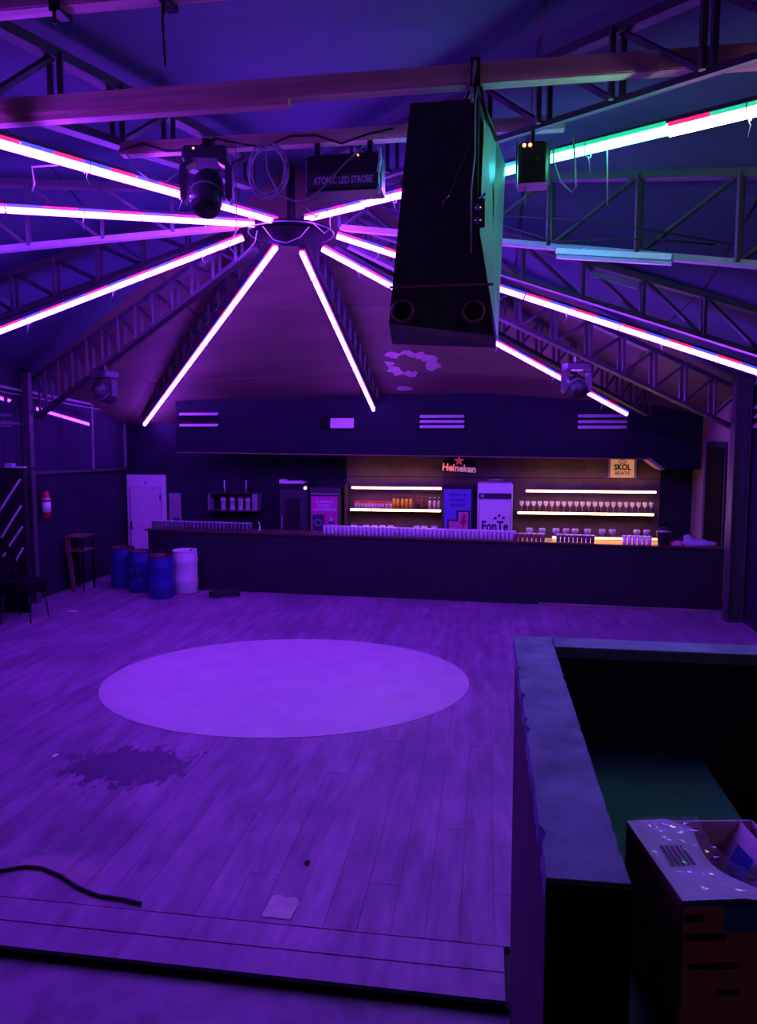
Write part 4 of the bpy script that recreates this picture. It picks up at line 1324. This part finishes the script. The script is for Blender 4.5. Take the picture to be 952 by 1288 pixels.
# lamp with red lights at right of the speaker
s = thing('flood_lamp', (0.31, 5.5, 4.58), 'black box lamp with two red lights hung right of the speaker', 'stage lamp')
MB().bbox(0.195, 0.405, 5.42, 5.60, 4.60, 4.885, 0.02).build('housing', BLACK, s)
for xx in (0.235, 0.275):
    MB().lathe([(0.0, 5.412), (0.013, 5.413), (0.013, 5.42)], (xx, 0, 4.855), 10, axis='y').build('indicator', LED_DOT, s)
for sx in (0.185, 0.415):
    MB().bar((sx, 5.5, 4.91), (sx, 5.47, 4.60), 0.012, 0.03).build('bracket', RAIL, s)
MB().path([(0.30, 5.5, 4.885), (0.30, 5.55, 5.0), (0.32, 5.8, 5.06)], 0.014, 6).build('hanger', BLACK, s)
MB().path([(0.29, 5.41, 4.84), (0.31, 5.40, 4.77), (0.33, 5.41, 4.75)], 0.006, 5).build('lead', CABLEB, s)

# batten lamp on the right truss rail
a_, b_ = Vector((0.63, 7.2, 4.54)), Vector((1.56, 6.78, 4.35))
a_ += Vector((0, -0.05, 0)); b_ += Vector((0, -0.05, 0))
s = thing('batten_lamp', (a_ + b_) / 2, 'pale unlit batten lamp fixed along the rail of the right truss', 'lamp')
MB().bar(a_, b_, 0.09, 0.05).build('housing', WHITE, s)
MB().bar(a_ - Vector((0, 0, 0.045)), b_ - Vector((0, 0, 0.045)), 0.05, 0.035).build('diffuser', SIGNPALE, s)
for p_ in (a_.lerp(b_, 0.25), a_.lerp(b_, 0.85)):
    MB().lathe([(0.018, p_.z + 0.02), (0.018, p_.z + 0.06)], (p_.x, p_.y, 0), 8).build('fixing', CHROME, s)
a_, b_ = polar(2, 3.45, 4.67), polar(2, 3.95, 4.52)
s = thing('batten_lamp', (a_ + b_) / 2, 'short dim batten lamp behind and below the pale batten', 'lamp')
MB().bar(a_, b_, 0.07, 0.05).build('housing', RAIL, s)
MB().bar(a_ - Vector((0, 0, 0.035)), b_ - Vector((0, 0, 0.035)), 0.04, 0.02).build('diffuser', RAIL, s)

# ------------------------------------------------------------------ loose cables overhead
pts = []
for i in range(120):
    a = 2 * PI * i / 24
    w_ = 1 + 0.12 * math.sin(i * 0.37)
    pts.append((-1.78 + 0.155 * w_ * math.cos(a), 6.0 - 0.08 + 0.02 * math.sin(i * 0.21), 4.96 + 0.20 * w_ * math.sin(a)))
strap(pts, 0.0055, CABLEW, 'hanging_cable_coil', 'pale coiled cable hanging from the far beam between lamp and strobe')
strap([(-0.98, 5.87, 5.10), (-1.15, 5.86, 4.95), (-1.3, 5.86, 4.80), (-1.42, 5.86, 4.71), (-1.55, 5.88, 4.70), (-1.68, 5.89, 4.76), (-1.78, 5.90, 4.95), (-1.80, 5.93, 5.14)], 0.006, CABLEW, 'hanging_cable', 'pale cable looping under the strobe lamp')
strap([(-1.50, 5.9, 4.68), (-1.56, 6.6, 4.8), (-1.75, 7.6, 5.1), (-1.9, 8.0, 5.2)], 0.006, CABLEW, 'hanging_cable', 'pale cable running from the strobe toward the hub')
strap([(-3.0, 5.93, 5.17), (-2.90, 5.92, 5.02), (-2.78, 5.92, 4.93), (-2.65, 5.92, 4.92), (-2.53, 5.92, 5.0)], 0.005, CABLEW, 'hanging_cable', 'thin cable drooping left of the large moving head')
strap([(-2.05, 5.93, 5.18), (-2.05, 5.93, 4.8), (-2.06, 5.93, 4.50)], 0.004, CABLEW, 'hanging_cable', 'thin straight cable hanging right of the large moving head')
strap([(-2.42, 8.1, 5.2), (-2.72, 7.9, 5.1), (-2.82, 7.85, 4.9), (-2.7, 7.85, 4.75), (-2.55, 7.95, 4.95), (-2.6, 8.2, 5.15)], 0.006, CABLEW, 'hanging_cable', 'cable loop drooping left of the hub')
strap([(-2.5, 8.08, 5.16), (-2.35, 7.98, 4.98), (-2.2, 7.95, 4.93), (-2.05, 8.0, 5.0), (-1.98, 8.12, 5.14)], 0.006, CABLEW, 'hanging_cable', 'cable drooping under the front of the hub')
strap([(-1.95, 8.2, 5.2), (-1.8, 8.1, 5.06), (-1.72, 8.05, 5.1), (-1.75, 8.15, 5.22)], 0.005, CABLEW, 'hanging_cable', 'short cable loop at the right of the hub')
strap([(0.43, 5.36, 4.80), (0.435, 5.35, 4.70), (0.48, 5.34, 4.57), (0.555, 5.33, 4.49), (0.585, 5.33, 4.53), (0.575, 5.34, 4.72), (0.56, 5.36, 4.90)], 0.006, CABLEW, 'hanging_cable', 'pale cable looping below the box lamp with red lights')
strap([(0.25, 5.5, 4.60), (0.25, 5.48, 4.47)], 0.005, CABLEW, 'hanging_cable', 'short lead hanging under the box lamp with red lights')
strap([(0.79, 5.36, 4.80), (0.795, 5.36, 4.6), (0.80, 5.35, 4.40)], 0.005, CABLEW, 'hanging_cable', 'straight cable hanging from the green part of the tube light')
strap([polar(335, 2.4, 5.0), polar(335, 3.2, 4.72) + Vector((0, -0.1, -0.1)), polar(335, 4.0, 4.55) + Vector((0, -0.1, -0.02)), polar(335, 4.6, 4.42)], 0.009, CABLEB, 'hanging_cable', 'black cable sagging across the right truss')
strap([polar(335, 2.5, 4.98) + Vector((0, -0.08, 0)), polar(335, 3.6, 4.75) + Vector((0, -0.08, 0)), polar(335, 4.7, 4.40) + Vector((0, -0.05, 0))], 0.008, CABLEB, 'hanging_cable', 'black cable running straight down along the right truss')
strap([(-3.3, 5.4, 4.9), (-3.45, 5.3, 4.86), (-3.4, 5.25, 4.72), (-3.42, 5.25, 4.66)], 0.008, CABLEW, 'hanging_cable', 'short pale cable end dangling at the left edge')
strap([(-0.87, 5.92, 5.1), (-0.86, 5.9, 4.98), (-0.88, 5.9, 4.88), (-0.87, 5.9, 4.74)], 0.014, WHITE, 'plastic_strip', 'white plastic strip dangling beside the black speaker', 'strip')
pts = [(-3.07 + 0.21 * i, 5.94 + 0.012 * (i % 2), 5.20 + 0.05 * math.sin(i * 1.9)) for i in range(12)]
strap(pts, 0.009, CABLEB, 'beam_cable', 'black cable bundle tied along the front of the far beam')

# ------------------------------------------------------------------ raised booth at the right with parapet
def ragged(x0, x1, y, z0, z1, k, amp, seed):
    pass


bo = structure('wall_booth', MB().box(0.15, 0.31, 1.56, 3.36, -0.09, 1.80), BOOTHWALL)
MB().box(0.15, 4.2, 3.365, 3.505, -0.09, 1.80).build('far_wall', BOOTHWALL, bo)


def coping(poly_fn, name):
    rnd = random.Random(name)
    return rnd


# worn concrete coping with a chipped edge
rnd = random.Random(21)
cp = MB()
N = 80
rows = []
for i in range(N + 1):
    y = 1.545 + (3.515 - 1.545) * i / N
    ch_ = rnd.choice((0, 0, 0, 0, 0, 0, 0.002, 0.003, 0.011)) if 2 < i < N - 1 else 0
    ci = rnd.choice((0, 0, 0, 0, 0, 0.001, 0.004)) if i < N - 3 else 0
    rows.append((0.138 + ch_, 0.322 - ci, y))
vv, ff = [], []
for a, b, y in rows:
    vv += [(a, y, 1.80), (b, y, 1.80), (a + 0.004, y, 1.848), (b - 0.003, y, 1.85)]
for i in range(N):
    k = i * 4
    ff += [(k + 2, k + 3, k + 7, k + 6), (k, k + 4, k + 5, k + 1), (k, k + 2, k + 6, k + 4), (k + 1, k + 5, k + 7, k + 3)]
ff += [(0, 1, 3, 2), (N * 4, N * 4 + 2, N * 4 + 3, N * 4 + 1)]
cp.add(vv, ff)
cp.build('coping', CONCRETE, bo)
MB().box(0.14, 0.32, 1.53, 1.5445, -0.09, 1.846).build('shaded_end_face', BLACKMATT, bo)  # black plate, the shade on the parapet end put into its colour
cp2 = MB().bbox(0.323, 4.2, 3.355, 3.515, 1.80, 1.85, 0.004)
cp2.build('coping', CONCRETE, bo)
structure('floor_booth', MB().box(0.312, 0.965, 0.0, 3.36, 1.28, 1.38), TEAL)
structure('booth_dark_slab', MB().box(0.966, 4.2, 0.0, 3.36, 0.7, 0.98), BLACKMATT)  # black lower slab filling the dark area right of the teal floor

# cardboard box with film and open flaps
A = Vector((0.395, 2.0, 0)); B = Vector((0.455, 1.655, 0))            # left side, back to front
ex = Vector((0.345, 0.06, 0))
z0, z1 = 1.382, 1.75
bx = thing('cardboard_box', (0.6, 1.85, z0), 'open cardboard carton wrapped in torn clear film, inside the booth', 'box')


def slab(p, q, za, zb, th, name, m):
    d_ = (q - p).normalized()
    nrm = Vector((-d_.y, d_.x, 0)) * th
    mb = MB()
    c_ = [p, q, q + nrm, p + nrm]
    mb.add([(k.x, k.y, za) for k in c_] + [(k.x, k.y, zb) for k in c_], [(0, 3, 2, 1), (4, 5, 6, 7), (0, 1, 5, 4), (1, 2, 6, 5), (2, 3, 7, 6), (3, 0, 4, 7)])
    return mb.build(name, m, bx)


A1, B1 = A + ex, B + ex
slab(A, B, z0, z1, 0.006, 'side', CARD)
fr_ = slab(B, B1, z0, z1, 0.006, 'side', CARD)
slab(B1, A1, z0, z1, 0.006, 'side', CARDIN)
slab(A1, A, z0, z1, 0.006, 'side', CARDIN)
mb = MB()
mb.add([(p_.x, p_.y, z0 + 0.006) for p_ in (A, B, B1, A1)], [(0, 1, 2, 3)])
mb.build('bottom', CARDIN, bx)
# left flap folded flat over half the opening, with a wavy torn edge
mb = MB()
k = 12
vv = []
for i in range(k + 1):
    u = i / k
    l_ = A.lerp(B, u)
    w_ = 0.46 + 0.10 * math.sin(u * 3.4 + 2.6) + 0.26 * u * u
    r_ = l_ + ex * w_
    vv += [(l_.x, l_.y, z1 + 0.002), (l_.x + ex.x * w_ * 0.6, l_.y + ex.y * w_ * 0.6, z1 + 0.005), (r_.x, r_.y, z1 - 0.012 + 0.006 * math.sin(u * 9))]
for i in range(k):
    a = i * 3
    mb.f += [[a, a + 3, a + 4, a + 1], [a + 1, a + 4, a + 5, a + 2]]
    mb.s += [True, True]
mb.v = [Vector(p_) for p_ in vv]
fl_ = mb.build('flap', FLAP, bx)
# striped shipping print on the flap
for i in range(5):
    o_ = A.lerp(B, 0.38) + ex * (0.115 + 0.037 * i)
    e_ = A.lerp(B, 0.62) + ex * (0.105 + 0.037 * i)
    MB().bar((o_.x, o_.y, z1 + 0.0065), (e_.x, e_.y, z1 + 0.0065), 0.0075, 0.001).build('label_print', PRINT, fl_)
# film crumpled along the torn edge
rnd = random.Random(4)
mb = MB()
nu, nv = 34, 16
ridge = [(rnd.uniform(0, 1), rnd.uniform(0, 1), rnd.uniform(0, PI), rnd.uniform(14, 34)) for _ in range(9)]
for j in range(nv + 1):
    for i in range(nu + 1):
        u, w_ = i / nu, j / nv
        l_ = A.lerp(B, u)
        q_ = 0.02 + (0.46 + 0.10 * math.sin(u * 3.4 + 2.6) + 0.26 * u * u + 0.03) * w_
        crump = max(0.12, 1 - abs(w_ - 0.93) * 2.6) if u > 0.12 else 0.5
        hh = sum(abs(math.sin((u * math.cos(a_) + w_ * math.sin(a_)) * f_ + b_ * 6)) for a0_, b_, a_, f_ in ridge) / 9
        p_ = l_ + ex * q_
        mb.v.append(Vector((p_.x, p_.y, z1 + 0.008 + (hh - 0.45) * 0.035 * crump + rnd.uniform(0, 0.003) * crump)))
for j in range(nv):
    for i in range(nu):
        a = j * (nu + 1) + i
        mb.f.append([a, a + 1, a + nu + 2, a + nu + 1])
        mb.s.append(False)
mb.build('film', FILM, bx)
# curled right flap, its pale inside to the left, with blue tape
mb = MB()
for i in range(11):
    u = i / 10
    l_ = A1.lerp(B1, u)
    bow = 0.07 * math.sin(u * PI)
    for hh, k_ in ((z1 - 0.20, 0.12), (z1 - 0.09, 0.30), (z1 + 0.0, 0.10)):
        mb.v.append(l_ - ex * (k_ + bow * (1.2 if hh < z1 - 0.05 else 0.2)))
        mb.v[-1].z = hh
for i in range(10):
    a = i * 3
    mb.f += [[a, a + 3, a + 4, a + 1], [a + 1, a + 4, a + 5, a + 2]]
    mb.s += [True, True]
mb.build('flap', CARDIN, bx)
for u0, u1, ha, hb in ((0.30, 0.52, -0.075, -0.005), (0.45, 0.62, -0.13, -0.08)):
    p_, q_ = A1.lerp(B1, u0) - ex * 0.36, A1.lerp(B1, u1) - ex * 0.36
    MB().add([(p_.x, p_.y, z1 + ha), (q_.x, q_.y, z1 + ha - 0.01), (q_.x + 0.03, q_.y, z1 + hb), (p_.x + 0.03, p_.y, z1 + hb)], [(0, 1, 2, 3)]).build('tape', BLUETAPE, bx)
# print and tape on the front side
fd = (B1 - B).normalized()
nf = Vector((fd.y, -fd.x, 0)) * 0.0012


def frontmark(u0, u1, za, zb, m, name):
    p_, q_ = B.lerp(B1, u0) + nf, B.lerp(B1, u1) + nf
    MB().add([(p_.x, p_.y, za), (q_.x, q_.y, za), (q_.x, q_.y, zb), (p_.x, p_.y, zb)], [(0, 1, 2, 3)]).build(name, m, fr_)


frontmark(0.02, 0.14, 1.70, 1.72, PRINT, 'box_print')
frontmark(0.02, 0.30, 1.655, 1.672, PRINT, 'box_print')
frontmark(0.05, 0.40, 1.585, 1.60, PRINT, 'box_print')
frontmark(0.25, 0.40, 1.52, 1.535, PRINT, 'box_print')
frontmark(0.28, 0.75, 1.675, 1.745, BLUETAPE, 'tape')
frontmark(0.0, 1.0, 1.738, 1.7495, BLUETAPE, 'edge_tape')
